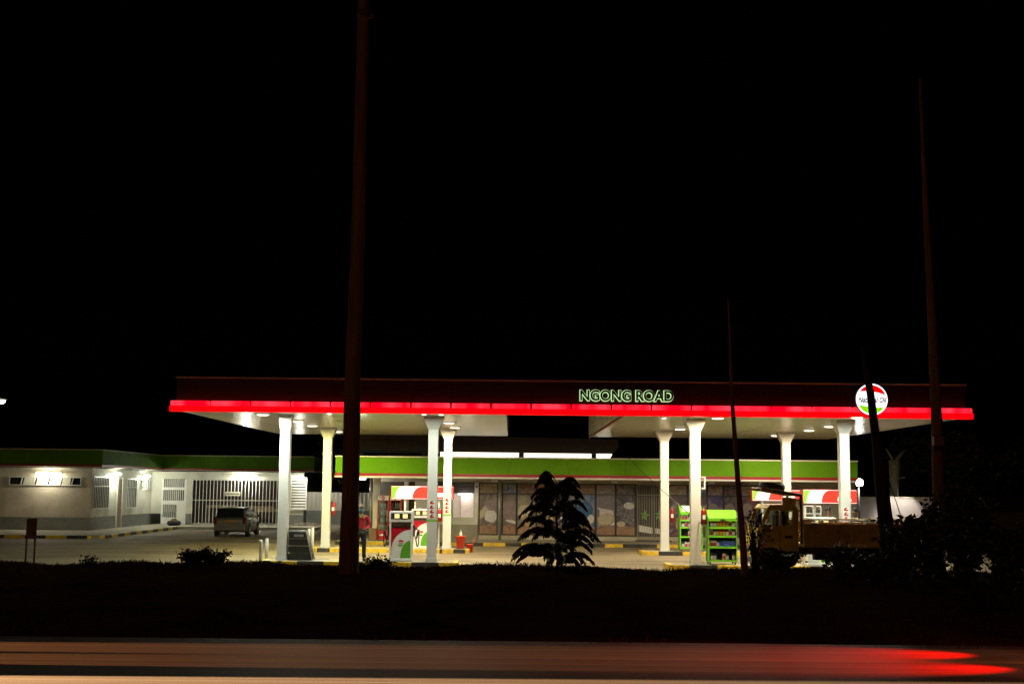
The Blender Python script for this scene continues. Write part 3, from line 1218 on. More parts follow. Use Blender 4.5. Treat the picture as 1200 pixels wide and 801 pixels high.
# barred door
dx0, dx1 = WX(746.5, SY), WX(783.5, SY)
bm = NB()
box(bm, dx0, dx1, SY + .05, SY + .1, 0.05, ZW)
new('door_recess', bm, mat('door_dark', (0.045, 0.038, 0.03), 0.5), shop, world=True)
bm = NB()
n = 13
for i in range(n + 1):
    x = dx0 + (dx1 - dx0 - .03) * i / n
    box(bm, x, x + (.035 if i in (0, 6, 7, n) else .018), SY - .06, SY - .03, 0.04, ZW)
for z in (0.04, 0.12, 2.06, ZW - .04):
    box(bm, dx0 + .02, dx1 - .02, SY - .029, SY - .01, z, z + .035)
door = new('barred_door', bm, mat('gate_bar_paint', (0.30, 0.27, 0.22), 0.5, 0.2), shop, world=True)
bm = NB()
for xc in (dx0 + .36, dx0 + 1.02):
    for i in range(5):
        a = i * 1.2566
        prism(bm, ell(xc + .10 * math.cos(a), 1.15 + .13 * math.sin(a), .11, .035, 10, rot=a + .5), SY + .036 - i * .002, SY + .048)
new('green_sticker', bm, M_greenr, door)
bm = NB()
prism(bm, [(dx0 + .08, .72), (dx0 + .72, .60), (dx0 + .72, .33), (dx0 + .08, .42)], SY + .03, SY + .049)
prism(bm, [(dx0 + .84, .58), (dx1 - .08, .50), (dx1 - .08, .28), (dx0 + .84, .34)], SY + .03, SY + .049)
new('white_sticker', bm, M_white, door)
# step before the door
bm = NB()
box(bm, dx0 - .1, dx1 + .1, SY - .5, SY - .07, -.003, .035)
new('door_step', bm, M_blackp, shop, world=True)

# roof light structure behind the shop
rc = thing('roof_canopy', 'grey flat roof slab with lit panels beneath, above and behind the green shop fascia', 'roof', (3, 61, 3))
bm = NB()
poly = P(60, (421, 508), (724, 514.5), (725, 524), (719, 530), (700, 531.3), (421, 527.5))
prism(bm, poly, 60, 64)
new('slab', bm, mat('slab_grey', (0.20, 0.19, 0.175), 0.8, var=.2), rc, world=True)
for q in (((516, 529.2), (608, 530.3), (608, 538.5), (516, 537.5)), ((614, 530.6), (693, 531.4), (693, 540), (614, 539)), ((699, 531.3), (717.5, 531.8), (713, 540), (699, 540))):
    bm = NB()
    prism(bm, P(60.3, *q), 60.3, 60.45)
    new('lit_panel', bm, M_roofbox, rc, world=True)
for px in (424, 497, 611, 696):
    x = WX(px, 60.3, 535)
    bm = NB()
    box(bm, x - .1, x + .1, 60.28, 60.5, 2.6, WZ(529, 60.3, px))
    new('post', bm, M_dgrey, rc, world=True)

# ================================================================== furniture by the shop
def bottle_proto():
    bm = NB()
    lathe(bm, [(.035, 0), (.038, .01), (.038, .12), (.014, .17), (.014, .2)], n=8)
    return bm


# drinks fridges
def fridge(px0, px1, label):
    D = 55.3
    x0, x1 = WX(px0, D, 600), WX(px1, D, 600)
    w = x1 - x0
    t = thing('drinks_fridge', label, 'fridge', ((x0 + x1) / 2, D, 0), group='drinks fridges outside the shop')
    hw = w / 2 - .01
    bm = NB()
    H = 1.95
    box(bm, -hw, hw, 0.45, 0.5, 0.02, H)
    for s in (-1, 1):
        box(bm, s * hw, s * (hw - .04), -.02, .449, 0.02, H)
    box(bm, -hw + .041, hw - .041, -.02, .449, 0.02, .42)
    box(bm, -hw + .041, hw - .041, -.02, .449, H - .22, H)
    body = new('body', bm, M_red, t)
    bm = NB()
    for z in (.45, .78, 1.08, 1.38):
        box(bm, -hw + .042, hw - .042, 0.0, .44, z, z + .02)
    new('shelf', bm, M_grey, body)
    bm = NB()
    cc = 0
    cb = NB()
    rr = random.Random(int(px0))
    for z in (.47, .80, 1.10, 1.40):
        for i in range(5):
            x = -hw + .085 + i * (2 * hw - .17) / 4
            h = rr.uniform(.18, .26)
            k0 = len(bm.faces)
            lathe(bm, [(.03, 0), (.032, h * .7), (.012, h * .9), (.012, h)], (x, .1, z + .001), n=8)
            bm.faces.ensure_lookup_table()
            mi = rr.choice((0, 1, 2, 3))
            for f in bm.faces[k0:]: f.material_index = mi
    o = new('bottles', bm, [mat('bot_orange', (.5, .2, .04), .3), mat('bot_green', (.06, .25, .08), .3), mat('bot_dark', (.05, .02, .02), .3), mat('bot_pale', (.5, .5, .45), .3)], body)
    bm = NB()
    box(bm, -hw + .01, hw - .01, -.045, -.022, H - .2, H - .01)
    hd = new('header', bm, M_white, t)
    bm = NB()
    prism(bm, ell(0, H - .105, .085, .085, 20), -.052, -.046)
    new('red_roundel', bm, M_red, hd)
    bm = NB()
    box(bm, -.055, .055, -.058, -.053, H - .12, H - .09)
    new('roundel_bar', bm, M_white, hd)
    bm = NB()
    box(bm, -hw + .045, hw - .045, -.03, -.022, .43, H - .225)
    dr = new('door', bm, M_glass, t)
    bm = NB()
    box(bm, hw - .07, hw - .05, -.06, -.031, .8, 1.3)
    new('handle', bm, M_grey, dr)
    bm = NB()
    prism(bm, [(-hw + .08, .2), (-hw + .2, .27), (.05, .26), (.2, .3), (.05, .2), (-hw + .2, .18)], -.026, -.021)
    new('white_swoosh', bm, M_white, body)
    return t


fridge(442, 455.5, 'left red drinks fridge with white header and red roundel')
fridge(456.5, 470, 'right red drinks fridge, half behind the lit sign')
bm = NB()
box(bm, WX(433, 55), WX(441.5, 55), 54.85, 55.2, 0, .52, .01)
o = new('carton', bm, M_card, center=True); setp(o, 'brown cardboard carton standing left of the red fridges', 'box')

# extinguishers hanging on columns
def extinguisher(x, y, z, label):
    t = thing('fire_extinguisher', label, 'fire extinguisher', (x, y, z), group='fire extinguishers on the canopy columns')
    bm = NB()
    lathe(bm, [(.07, 0), (.085, .02), (.085, .40), (.06, .47), (.025, .50)], n=16)
    new('cylinder', bm, mat('extinguisher_red', (0.28, 0.010, 0.008), 0.35), t)
    bm = NB()
    lathe(bm, [(.025, .501), (.025, .54), (.01, .55)], n=10)
    box(bm, -.02, .1, -.012, .012, .55, .565)
    box(bm, -.02, .11, -.012, .012, .585, .60)
    new('valve', bm, M_grey, t)
    bm = NB()
    tube(bm, [(-.02, 0, .53), (-.10, -.02, .5), (-.115, -.03, .3), (-.10, -.03, .1)], .013)
    new('hose', bm, M_black, t)
    bm = NB()
    box(bm, -.05, .05, -.088, -.0855, .16, .30)
    new('instruction_label', bm, M_white, t)
    return t


extinguisher(c_bl1.location.x + .27, 48.3, WZ(603, 48.3, 390), 'red extinguisher on the yellowish rear column left of the wooden pole')
extinguisher(c_bl2.location.x - .29, 48.3, WZ(611, 48.3, 514), 'red extinguisher between the two notice columns')
extinguisher(c_br1.location.x + .29, 48.3, WZ(611, 48.3, 788), 'red extinguisher right of the rear column near the barred door')
extinguisher(c_fr1.location.x + .27, 40.0, WZ(614, 40, 824), 'red extinguisher between the front column and the wide green rack')

# buckets
def bucket(px, pyb, D, z, r, h, label, sand=False):
    x = WX(px, D, pyb)
    t = thing('bucket', label, 'bucket', (x, D, z))
    bm = NB()
    lathe(bm, [(r * .78, 0), (r * .98, h * .92), (r * 1.06, h * .92), (r * 1.06, h), (r * .92, h), (r * .9, h - .04), (.01, h - .05)], n=24)
    new('body', bm, M_redpl, t)
    bm = NB()
    tube(bm, [(r * math.cos(a), -.02 - .35 * r * math.sin(a), h * .92 - r * .55 * math.sin(a)) for a in [PI * i / 10 for i in range(11)]], .008, 6)
    new('handle', bm, M_grey, t)
    return t


bk = bucket(539.5, 641, 48.3, 0, .185, .49, 'large red sand bucket on the rear pump island')
bm = NB()
lathe(bm, [(.05, 0), (.055, .10), (.02, .17), (.015, .26), (.02, .27)], (0, 0, 0), n=12)
o = new('bottle', bm, mat('white_plastic', (.8, .76, .65), .4)); o.location = (bk.location.x + .01, 48.3, .45)
setp(o, 'white plastic bottle sticking up out of the large red bucket', 'bottle')
b2 = bucket(550.5, 645, 48.7, GZ, .135, .31, 'small red bucket on the paving beside the larger one')
bm = NB()
tube(bm, [(0, 0, .05), (.12, 0, .35), (.22, 0, .58)], .012, 6)
o = new('stick', bm, M_redpl, center=False); o.location = (b2.location.x, 48.7, GZ)
setp(o, 'thin red stick leaning out of the small bucket', 'stick')

# oil display racks
M_oil = [mat('oil_dark', (.03, .03, .035), .3), mat('oil_red', (.35, .02, .015), .35), mat('oil_silver', (.45, .45, .47), .3), mat('oil_blue', (.03, .08, .35), .35), mat('oil_yellow', (.5, .36, .03), .35)]
oil_protos = []


def oil_bottle(mi, loc, label, group):
    if len(oil_protos) <= mi or oil_protos[mi] is None:
        while len(oil_protos) <= mi: oil_protos.append(None)
        bm = NB()
        box(bm, -.045, .045, -.03, .03, 0, .15, .012)
        cyl(bm, (-.02, 0, .15), (-.02, 0, .185), .016, n=8)
        box(bm, .0, .035, -.01, .01, .145, .17)
        k0 = len(bm.faces)
        box(bm, -.033, .033, -.033, -.0305, .03, .12)
        bm.faces.ensure_lookup_table()
        for f in bm.faces[k0:]: f.material_index = 1
        o = new('oil_bottle', bm, [M_oil[mi], M_oil[(mi * 2 + 2) % 5]])
        oil_protos[mi] = o
    else:
        o = oil_protos[mi].copy(); COL.objects.link(o)
    o.location = loc
    o.scale = (1.25, 1.25, 1.3)
    setp(o, label, 'oil bottle', group)
    return o


def rack(px0, px1, pyt, pyb, D, z, label, front, gl, white_head=False):
    x0, x1 = WX(px0, D, 630), WX(px1, D, 630)
    w = (x1 - x0) / 2
    H = WZ(pyt, D, px0) - z
    t = thing('oil_rack', label, 'display rack', ((x0 + x1) / 2, D, z))
    dd = .30
    sh = [0.10, H * .30, H * .50, H * .66]
    topz = H * .80
    bm = NB()
    for s in (-1, 1):
        prism(bm, [(-dd, .08), (dd, .08), (dd, topz + .06), (-dd + .08, topz + .02)], s * w, s * (w - .035), axis='X')
    box(bm, -w + .036, w - .036, dd - .02, dd, .08, topz + .06)
    fr = new('carcass', bm, M_greenr, t)
    bm = NB()
    for z_ in sh:
        box(bm, -w + .036, w - .036, -dd + .02, dd - .021, z_, z_ + .025)
        box(bm, -w + .03, w - .03, -dd - .01, -dd + .018, z_ - .005, z_ + .055, .004)
    new('shelf', bm, M_greenr, fr)
    bm = NB()
    box(bm, -w + .037, w - .037, dd - .025, dd - .0205, .12, topz)
    new('dark_lining', bm, M_blackp if front else mat('lining', (.1, .09, .09), .7), fr)
    bm = NB()
    prism(bm, [(-dd - .02, topz), (-dd + .0, topz - .02), (dd, topz + .04), (dd, H), (dd - .06, H), (-dd - .02, topz + .05)] if False else
          [(-dd - .02, topz), (dd, topz), (dd, H), (.02, H), (-dd - .02, topz + .09)], -w - .005, w + .005, axis='X')
    hd = new('header', bm, M_greenr, t)
    if white_head:
        bm = NB()
        a = Vector((0, -dd - .02, topz + .09)); b_ = Vector((0, .02, H))
        dv = (b_ - a)
        nv = Vector((0, -dv.z, dv.y)).normalized()
        c = a + dv * .5 + nv * .008
        obox(bm, c, Vector((1, 0, 0)), dv.normalized(), nv, w * .8, dv.length * .42, .004)
        new('header_card', bm, M_white, hd)
    bm = NB()
    prism(bm, ell(0, topz + .03, .09, .03, 14), -dd - .032, -dd - .021)
    new('handle', bm, M_dgrey, hd)
    for sx in (-1, 1):
        for sy in (-1, 1):
            bm = NB()
            cyl(bm, (sx * (w - .06) - .02, sy * (dd - .06), .04), (sx * (w - .06) + .02, sy * (dd - .06), .04), .04, n=12)
            box(bm, sx * (w - .06) - .025, sx * (w - .06) + .025, sy * (dd - .06) - .02, sy * (dd - .06) + .02, .06, .079)
            new('castor', bm, M_dgrey, t)
    rr = random.Random(int(px0))
    if front:
        for si, z_ in enumerate(sh):
            nn = 8
            for i in range(nn):
                if si == 0 and i in (2, 3, 6): continue
                mi = {3: (0, 0, 1, 1, 1, 1, 4, 0), 2: (2, 0, 1, 1, 1, 0, 2, 0), 1: (2, 2, 0, 3, 3, 3, 3, 3), 0: (0, 0, 0, 1, 2, 0, 2, 0)}[si][i]
                oil_bottle(mi, t.location + Vector((-w + .11 + i * (2 * w - .22) / (nn - 1), -dd + .08 + rr.uniform(0, .03), z_ + .026)),
                           ['dark', 'red', 'silver', 'blue', 'yellow'][mi] + ' oil bottle on a shelf of the ' + gl, ['dark', 'red', 'silver', 'blue', 'yellow'][mi] + ' oil bottles on the ' + gl)
    else:
        for si, z_ in enumerate(sh):
            if si == 1: nn = 3
            else: nn = 6
            for i in range(nn):
                mi = rr.choice((0, 2, 0))
                px_ = -w + .11 + i * (2 * w - .22) / 5 + (0.25 if si == 1 else 0)
                oil_bottle(mi, t.location + Vector((px_, -dd + .08, z_ + .026)),
                           ['dark', 'red', 'silver'][mi] + ' oil bottle on a shelf of the ' + gl, ['dark', 'red', 'silver'][mi] + ' oil bottles on the ' + gl)
    return t


rack(828.5, 862, 597, 660, 39.9, 0.0, 'wide bright green oil rack with plain green header beside the thin pole', True, 'wide front green rack')
rack(796, 822, 592, 644, 48.2, 0.0, 'narrower green oil rack with white card header behind the front column', False, 'narrower rear green rack', True)

# black tiered stand
x0, x1 = WX(339, 40, 650), WX(367, 40, 650)
t = thing('tiered_stand', 'black tapering tiered stand against the leftmost front column', 'display stand', ((x0 + x1) / 2, 40, 0))
w = (x1 - x0) / 2
H = WZ(622, 40, 345)
bm = NB()
tw = WX(358, 40) - WX(339, 40)
for i in range(4):
    za, zb_ = H * i / 4 + .012, H * (i + 1) / 4 - .012
    def xr(z): return w - (2 * w - tw) * (z / H)
    prism(bm, [(-w, za), (xr(za), za), (xr(zb_), zb_), (-w, zb_)], -.30 + .05 * i, .2)
new('tier', bm, mat('stand_black', (.012, .015, .014), .5, var=.4), t)
bm = NB()
tube(bm, [(w + .02, -.31, 0), (w + .02 - (2 * w - tw), -.12, H + .02), (-w, -.12, H + .02)], .018, 8)
tube(bm, [(w + .02, .22, 0), (w + .02 - (2 * w - tw), .22, H + .02), (-w, .22, H + .02)], .018, 8)
new('frame', bm, M_grey, t)
bm = NB()
box(bm, -.22, .08, -.165, -.155, H - .17, H - .09)
new('price_card', bm, M_grey, t)

# bollards
for i, (px, pyt, pyb, D, zz, lab) in enumerate(((305.5, 632, 662, 38.7, GZ, 'white bollard nearest the verge at the left island end'),
                                        (312.5, 630, 656, 41.2, GZ, 'white bollard just behind the nearest one at the left island end'),
                                        (361.5, 619, 641, 47.4, GZ, 'white bollard behind the black tiered stand'),
                                        (365.8, 618, 644, 47.0, GZ, 'white bollard between the tiered stand and the yellowish column'))):
    h = WZ(pyt, D, px) - zz
    if i == 0:
        bm = NB()
        lathe(bm, [(.055, -.02), (.055, h - .04), (.045, h - .01), (.015, h)], n=16)
        o = new('bollard', bm, M_white)
        proto_b = o
    else:
        o = proto_b.copy(); COL.objects.link(o)
        o.scale = (1, 1, h / h0)
    if i == 0: h0 = h
    o.location = (WX(px, D, 645), D, zz)
    setp(o, lab, 'bollard', 'white bollards at the island ends')

# ================================================================== fuel dispensers
M_disp = emis('amber_display', (1.0, 0.72, 0.25), 1.5)


def pump(loc, label, w=.365, H=1.6, nozzles=True):
    t = thing('fuel_dispenser', label, 'fuel pump', loc, group='fuel dispensers')
    d = .28
    bm = NB()
    box(bm, -w, w, -d, d, 0.0, .09, .01)
    box(bm, -w, -w + .05, -d + .01, d - .01, .092, H - .34, .006)
    box(bm, w - .05, w, -d + .01, d - .01, .092, H - .34, .006)
    box(bm, -w + .052, w - .052, d - .06, d - .02, .092, H - .34)
    box(bm, -w + .052, w - .052, -d + .10, d - .062, .092, 1.03)
    box(bm, -w - .01, w + .01, -d - .02, d + .02, H - .338, H, .02)
    body = new('body', bm, M_white, t)
    # face panel: red above, white arc, green below
    fp = NB()
    Y0, Y1 = -d + .085, -d + .099
    x0, x1, z0, z1 = -w + .055, w - .055, .10, 1.05
    WX_, HZ = x1 - x0, z1 - z0
    box(fp, x0, x1, Y0 + .004, Y1, z0, z1)
    for f in fp.faces: f.material_index = 0
    arc1 = [(x0 + WX_ * (1 - math.cos(a)), z0 + HZ * .22 + HZ * .72 * math.sin(a)) for a in [PI / 2 * i / 12 for i in range(13)]]
    prism(fp, [(x0, z1)] + arc1 + [(x1, z1)], Y0, Y0 + .0035, mi=1)
    arc2 = [(x0 + WX_ * .48 + WX_ * .52 * (1 - math.cos(a)), z0 + HZ * .58 * math.sin(a)) for a in [PI / 2 * i / 10 for i in range(11)]]
    prism(fp, arc2 + [(x1, z0)], Y0, Y0 + .0035, mi=2)
    pn = new('front_panel', fp, [M_white, mat('panel_red', (.50, .01, .03), .3), mat('panel_green', (.10, .36, .02), .3)], t)
    bm = NB()
    cx_, cz_ = .0, z0 + HZ * .50
    prism(bm, ell(cx_, cz_, .10, .10, 24), Y0 - .006, Y0 - .002, mi=0)
    prism(bm, ell(cx_, cz_ + .02, .092, .075, 16, a0=.15, a1=PI - .1), Y0 - .010, Y0 - .0065, mi=1)
    prism(bm, ell(cx_, cz_ - .03, .088, .065, 16, a0=PI + .1, a1=2 * PI - .1), Y0 - .010, Y0 - .0065, mi=2)
    box(bm, cx_ - .06, cx_ + .06, Y0 - .0095, Y0 - .0065, cz_ - .012, cz_ + .008)
    for f in bm.faces[-6:]: f.material_index = 1
    new('emblem', bm, [M_white, MATS['panel_red'], MATS['panel_green']], pn)
    # recess band with dark keypad
    bm = NB()
    box(bm, -w + .053, w - .053, -d + .12, -d + .14, 1.06, H - .345)
    new('recess', bm, mat('recess_grey', (.20, .14, .12), .5, var=.5, scale=12), t)
    # head display
    bm = NB()
    box(bm, -w + .05, w - .05, -d - .035, -d - .022, H - .24, H - .06, .004)
    dp = new('display_bezel', bm, M_blackp, t)
    for xa in (-.20, .06):
        bm = NB()
        box(bm, xa, xa + .15, -d - .042, -d - .036, H - .215, H - .085)
        new('display', bm, M_disp, dp)
    # hoses and nozzles on both flanks
    for s in (-1, 1):
        bm = NB()
        pts = [(s * (w + .02), 0, 1.15)]
        for i in range(1, 13):
            a = PI * i / 12
            pts.append((s * (w + .02 + .09 + .09 * -math.cos(a)), -.06, 1.15 - .72 * math.sin(a * .5) * (1.0 if i < 12 else 1) if i < 7 else .60 - .22 * math.sin((i - 6) / 6 * PI) + .40 * ((i - 6) / 6) ** 2))
        tube(bm, pts, .018, 8)
        h_ = new('hose', bm, M_black, t)
        bm = NB()
        tube(bm, [(s * (w + .19), -.06, .98), (s * (w + .15), -.06, .86), (s * (w + .12), -.06, .70)], [.03, .035, .022], 8)
        tube(bm, [(s * (w + .16), -.06, .98), (s * (w + .06), -.06, 1.06), (s * (w + .03), -.06, 1.02)], .014, 8)
        box(bm, s * (w + .012), s * (w + .07), -.10, .0, .78, 1.12, .01)
        new('nozzle', bm, M_blackp, h_)
    return t


p1 = pump((WX(470, 40, 655), 39.98, 0), 'front fuel dispenser with red and green panel beside the notice column', H=1.57)
pump((WX(493.5, 48.3, 640), 48.3, 0), 'rear fuel dispenser, orange lit, half hidden by the front notice column', w=.36, H=1.50)
pump((WX(961, 40, 655), 40.0, 0), 'white fuel dispenser seen above the bed of the yellow truck', w=.44, H=1.50)

# price card on rear pump
bm = NB()
lathe(bm, [(.03, 0), (.035, .1), (.015, .16), (.012, .26)], n=10)
o = new('bottle', bm, mat('white_plastic', (.8, .76, .65), .4)); o.location = (WX(486.5, 48.3, 590), 48.3, 1.50)
setp(o, 'pale plastic bottle standing on top of the rear fuel dispenser', 'bottle')
bm = NB()
box(bm, -.34, .34, -.12, .12, 0, .22, .02)
# ---- lit spreader signs
def lit_sign(x0, x1, z0, z1, D, label, st=1.6):
    t = thing('lit_pump_sign', label, 'lit sign', ((x0 + x1) / 2, D, 0), group='lit signs above the fuel dispensers')
    w = (x1 - x0) / 2
    bm = NB()
    box(bm, -w - .02, w + .02, -.10, .14, z0 - .02, z1 + .02, .01)
    cs = new('case', bm, M_red, t)
    # front face fields
    h = z1 - z0
    def field(poly, mi): prism(bm, poly, -.112, -.103, mi=mi)
    bm = NB()
    box(bm, -w + .01, w - .01, -.105, -.1015, z0, z1)
    for f in bm.faces: f.material_index = 0
    Wd = 2 * w
    a1 = [(-w + .01 + Wd * .06 + Wd * .12 * (1 - math.cos(PI / 2 * i / 8)), z0 + .01 + (h - .02) * math.sin(PI / 2 * i / 8)) for i in range(9)]
    prism(bm, [(-w + .012, z0 + .01)] + a1[:1] + a1 + [(-w + .012, z1 - .01)] if False else [(-w + .012, z0 + .01)] + a1 + [(-w + .012, z1 - .01)], -.110, -.1055, mi=1)
    a2 = [(-w + Wd * .34 + Wd * .14 * (1 - math.cos(PI / 2 * i / 8)), z0 + .01 + (h - .02) * math.sin(PI / 2 * i / 8)) for i in range(9)]
    prism(bm, a2 + [(w - .012, z1 - .01), (w - .012, z0 + .01)], -.110, -.1055, mi=2)
    prism(bm, [(w * .28, z0 + h * .18), (w * .80, z0 + h * .18), (w * .76, z0 + h * .48), (w * .30, z0 + h * .48)], -.114, -.1105, mi=0)
    new('lit_face', bm, [emis('sign_white', (1.0, .93, .80), 2.6), emis('sign_green', (.42, .85, .03), 1.0), emis('sign_red', (1.0, .05, .02), 1.0)], t)
    for s in (-.55, .55):
        bm = NB()
        box(bm, s * w - .035, s * w + .035, .0, .07, 0, z0 - .021)
        new('post', bm, M_white, t)
    return t


D = 48.6
lit_sign(WX(458.8, D, 577), WX(531, D, 577), WZ(584, D, 480), WZ(569.5, D, 480), D, 'lit sign above the rear dispenser left of the notice columns')
lit_sign(WX(881, D, 580), WX(937, D, 580), WZ(586, D, 900), WZ(574, D, 900), D, 'small lit sign partly behind the roof of the yellow truck cab')
D = 44.0
lit_sign(WX(940.5, D, 580), WX(1003, D, 580), WZ(589, D, 960), WZ(573.8, D, 960), D, 'large lit sign left of the column behind the truck bed')

# white shelf behind
t = thing('shelf_unit', 'white open shelf unit standing beneath the large lit sign', 'shelf', (WX(952, 46), 46, GZ))
bm = NB()
hw = .28
for x in (-hw, 0, hw):
    box(bm, x - .015, x + .015, -.15, .15, 0, 1.95)
for z in (.3, .7, 1.1, 1.4, 1.65, 1.92):
    box(bm, -hw + .016, -.016, -.15, .15, z, z + .03)
    box(bm, .016, hw - .016, -.15, .15, z, z + .03)
new('frame', bm, M_white, t)
bm = NB()
rr = random.Random(9)
for z in (1.131, 1.431, 1.681):
    for i in range(4):
        x = -hw + .05 + i * .14
        box(bm, x, x + .09, -.1, .05, z, z + rr.uniform(.1, .18))
new('goods', bm, M_dgrey, t)

# ================================================================== SERVICE BUILDING (left)
sb = thing('service_building', 'low beige service building with green fascia and barred openings', 'building', (-25, 70, 0))
AX = -21.2
WY = 63.0
BY = 73.5
RXC = -12.2
bm = NB()
box(bm, -42, AX, WY, 80, 0.64, 3.12)
new('wall', bm, M_cream, sb, world=True)
bm = NB()
box(bm, -42, AX + .01, WY - .012, 80.01, 0, .638)
new('dado', bm, M_dado, sb, world=True)
# side wall cladding white
bm = NB()
box(bm, AX + .002, AX + .03, WY + .005, BY, .65, 3.11)
new('side_wall', bm, M_wallw, sb, world=True)
# facing wall : pieces round the gate opening
gx0, gx1 = WX(224, BY), WX(328, BY)
zl = WZ(561.5, BY, 270)
dX0, dX1 = WX(188.5, BY), WX(217.5, BY)
bm = NB()
box(bm, AX + .035, gx1 + .6, BY, BY + .25, zl, 3.10)
box(bm, AX + .035, dX0, BY, BY + .25, 0.64, zl - .002)
box(bm, dX1, gx0, BY, BY + .25, 0.64, zl - .002)
box(bm, gx1, gx1 + .6, BY, BY + .25, 0.64, zl - .002)
box(bm, gx1 + .602, RXC, BY, BY + .25, .64, 3.10)
new('front_wall', bm, M_wallw, sb, world=True)
for (a, b_) in ((dX1, gx0), (gx1, RXC + .01)):
    bm = NB()
    box(bm, a, b_, BY - .01, BY + .26, 0, .638)
    new('dado', bm, M_dado, sb, world=True)
# interior
bm = NB()
box(bm, AX + .1, RXC - .1, 79.5, 79.7, 0, 3.1)
box(bm, RXC - .2, RXC, BY + .26, 79.6, 0, 3.1)
box(bm, AX + .1, RXC, BY + .26, 79.5, 3.0, 3.08)
new('inner_wall', bm, M_interior, sb, world=True)
for (a, b_, z, y) in ((gx0 + .3, gx0 + 2.1, .95, 76), (gx0 + 2.6, gx0 + 4.2, .9, 77), (gx0 + 3.3, gx1 - .2, .75, 75.5)):
    bm = NB()
    box(bm, a, b_, y, y + .5, z, z + .16)
    for x in (a + .05, b_ - .1):
        box(bm, x, x + .06, y + .1, y + .3, 0, z - .001)
    new('workbench', bm, mat('bench_wood', (.32, .22, .12), .7), sb, world=True)
light('POINT', 'inner_lamp', ((gx0 + gx1) / 2 + 25, 77 - 70, 2.6), 22, (1, .9, .7), sb, shadow_soft_size=.2)
# gate grille
bm = NB()
n = 25
for i in range(n + 1):
    x = gx0 + (gx1 - gx0 - .04) * i / n
    box(bm, x, x + .036, BY + .06, BY + .09, 0.04, zl - .01)
for z in (.04, 1.42, zl - .05):
    box(bm, gx0, gx1, BY + .03, BY + .058, z, z + .045)
gate = new('gate', bm, mat('grille_paint', (.62, .60, .52), .45), sb, world=True)
bm = NB()
a = W(264, 580.5, BY); b_ = W(281.5, 575.8, BY)
box(bm, a.x, b_.x, BY - .01, BY + .02, a.z, b_.z)
nt_ = new('notice_board', bm, mat('notice_cream', (.6, .55, .4), .6), gate)
bm = NB()
xx = a.x + .06
rr = random.Random(5)
zc = (a.z + b_.z) / 2
while xx < b_.x - .1:
    w_ = rr.uniform(.03, .06)
    box(bm, xx, xx + w_, BY - .014, BY - .0105, zc - .04, zc + .04)
    xx += w_ + .02
new('notice_letters', bm, M_dgrey, nt_)
# white door with three grilles
bm = NB()
dz = WZ(613, BY, 200)
H = zl
def frame_rect(bm, x0, x1, z0, z1, y0, y1, t=.06):
    box(bm, x0, x0 + t, y0, y1, z0, z1)
    box(bm, x1 - t, x1, y0, y1, z0, z1)
    box(bm, x0 + t, x1 - t, y0, y1, z0, z0 + t)
    box(bm, x0 + t, x1 - t, y0, y1, z1 - t, z1)
zz = [0.02, .42, 1.17, 1.40, 2.02, 2.18, zl - .02]
box(bm, dX0, dX1, BY + .02, BY + .06, zz[0], zz[1])
box(bm, dX0, dX1, BY + .02, BY + .06, zz[2], zz[3])
box(bm, dX0, dX1, BY + .02, BY + .06, zz[4] , zz[5])
box(bm, dX0, dX0 + .1, BY + .01, BY + .059, zz[0], zl - .01)
box(bm, dX1 - .1, dX1, BY + .01, BY + .059, zz[0], zl - .01)
box(bm, dX0 + .9, dX1 - .101, BY + .021, BY + .058, zz[1] + .002, zz[2] - .002)
for (za, zb_, x1_) in ((zz[1], zz[2], dX0 + .9), (zz[3], zz[4], dX1 - .1), (zz[5], zz[6], dX1 - .1)):
    x = dX0 + .16
    while x < x1_:
        box(bm, x, x + .04, BY + .03, BY + .05, za + .001, zb_ - .001)
        x += .115
new('grille_door', bm, M_white, sb, world=True)
# right window with blinds
bm = NB()
wx0, wx1 = WX(341, BY), WX(358, BY)
wz0, wz1 = WZ(596, BY, 350), WZ(560, BY, 350)
n = 11
for i in range(n):
    z = wz0 + (wz1 - wz0) * i / n
    prism(bm, [(BY - .09, z + .01), (BY - .07, z + .005), (BY - .03, z + (wz1 - wz0) / n * .62), (BY - .05, z + (wz1 - wz0) / n * .62)], wx0, wx1, axis='X')
lv = new('louvred_window', bm, M_wallw, sb, world=True)
bm = NB()
box(bm, wx0, wx1, BY - .012, BY - .004, wz0, wz1)
new('dark_backing', bm, M_dgrey, lv)
bm = NB()
frame_rect(bm, wx0 - .05, wx1 + .05, wz0 - .05, wz1 + .05, BY - .10, BY - .003, .05)
new('frame', bm, M_white, lv)
# high strip window on the front-left wall
a, b_ = W(10.5, 568, WY), W(96, 558.5, WY)
bm = NB()
box(bm, a.x, b_.x, WY - .012, WY - .004, a.z, b_.z)
sw = new('strip_window', bm, M_glassd, sb, world=True)
bm = NB()
frame_rect(bm, a.x, b_.x, a.z, b_.z, WY - .05, WY - .013, .045)
for f in (.16, .34, .52, .70, .86):
    x = a.x + (b_.x - a.x) * f
    prism(bm, [(x, a.z + .046), (x + .04, a.z + .046), (x + .12, b_.z - .046), (x + .08, b_.z - .046)], WY - .06, WY - .02)
new('frame', bm, M_wallw, sw)
bm = NB()
for f0, f1 in ((.19, .34), (.37, .52), (.55, .70), (.72, .84)):
    xa, xb = a.x + (b_.x - a.x) * f0 + .02, a.x + (b_.x - a.x) * f1
    prism(bm, [(xa, a.z + .05), (xb, a.z + .05), (xb + .06, b_.z - .05), (xa + .06, b_.z - .05)], WY - .035, WY - .03)
new('open_pane', bm, mat('frosted_pane', (.5, .48, .4), .3), sw)
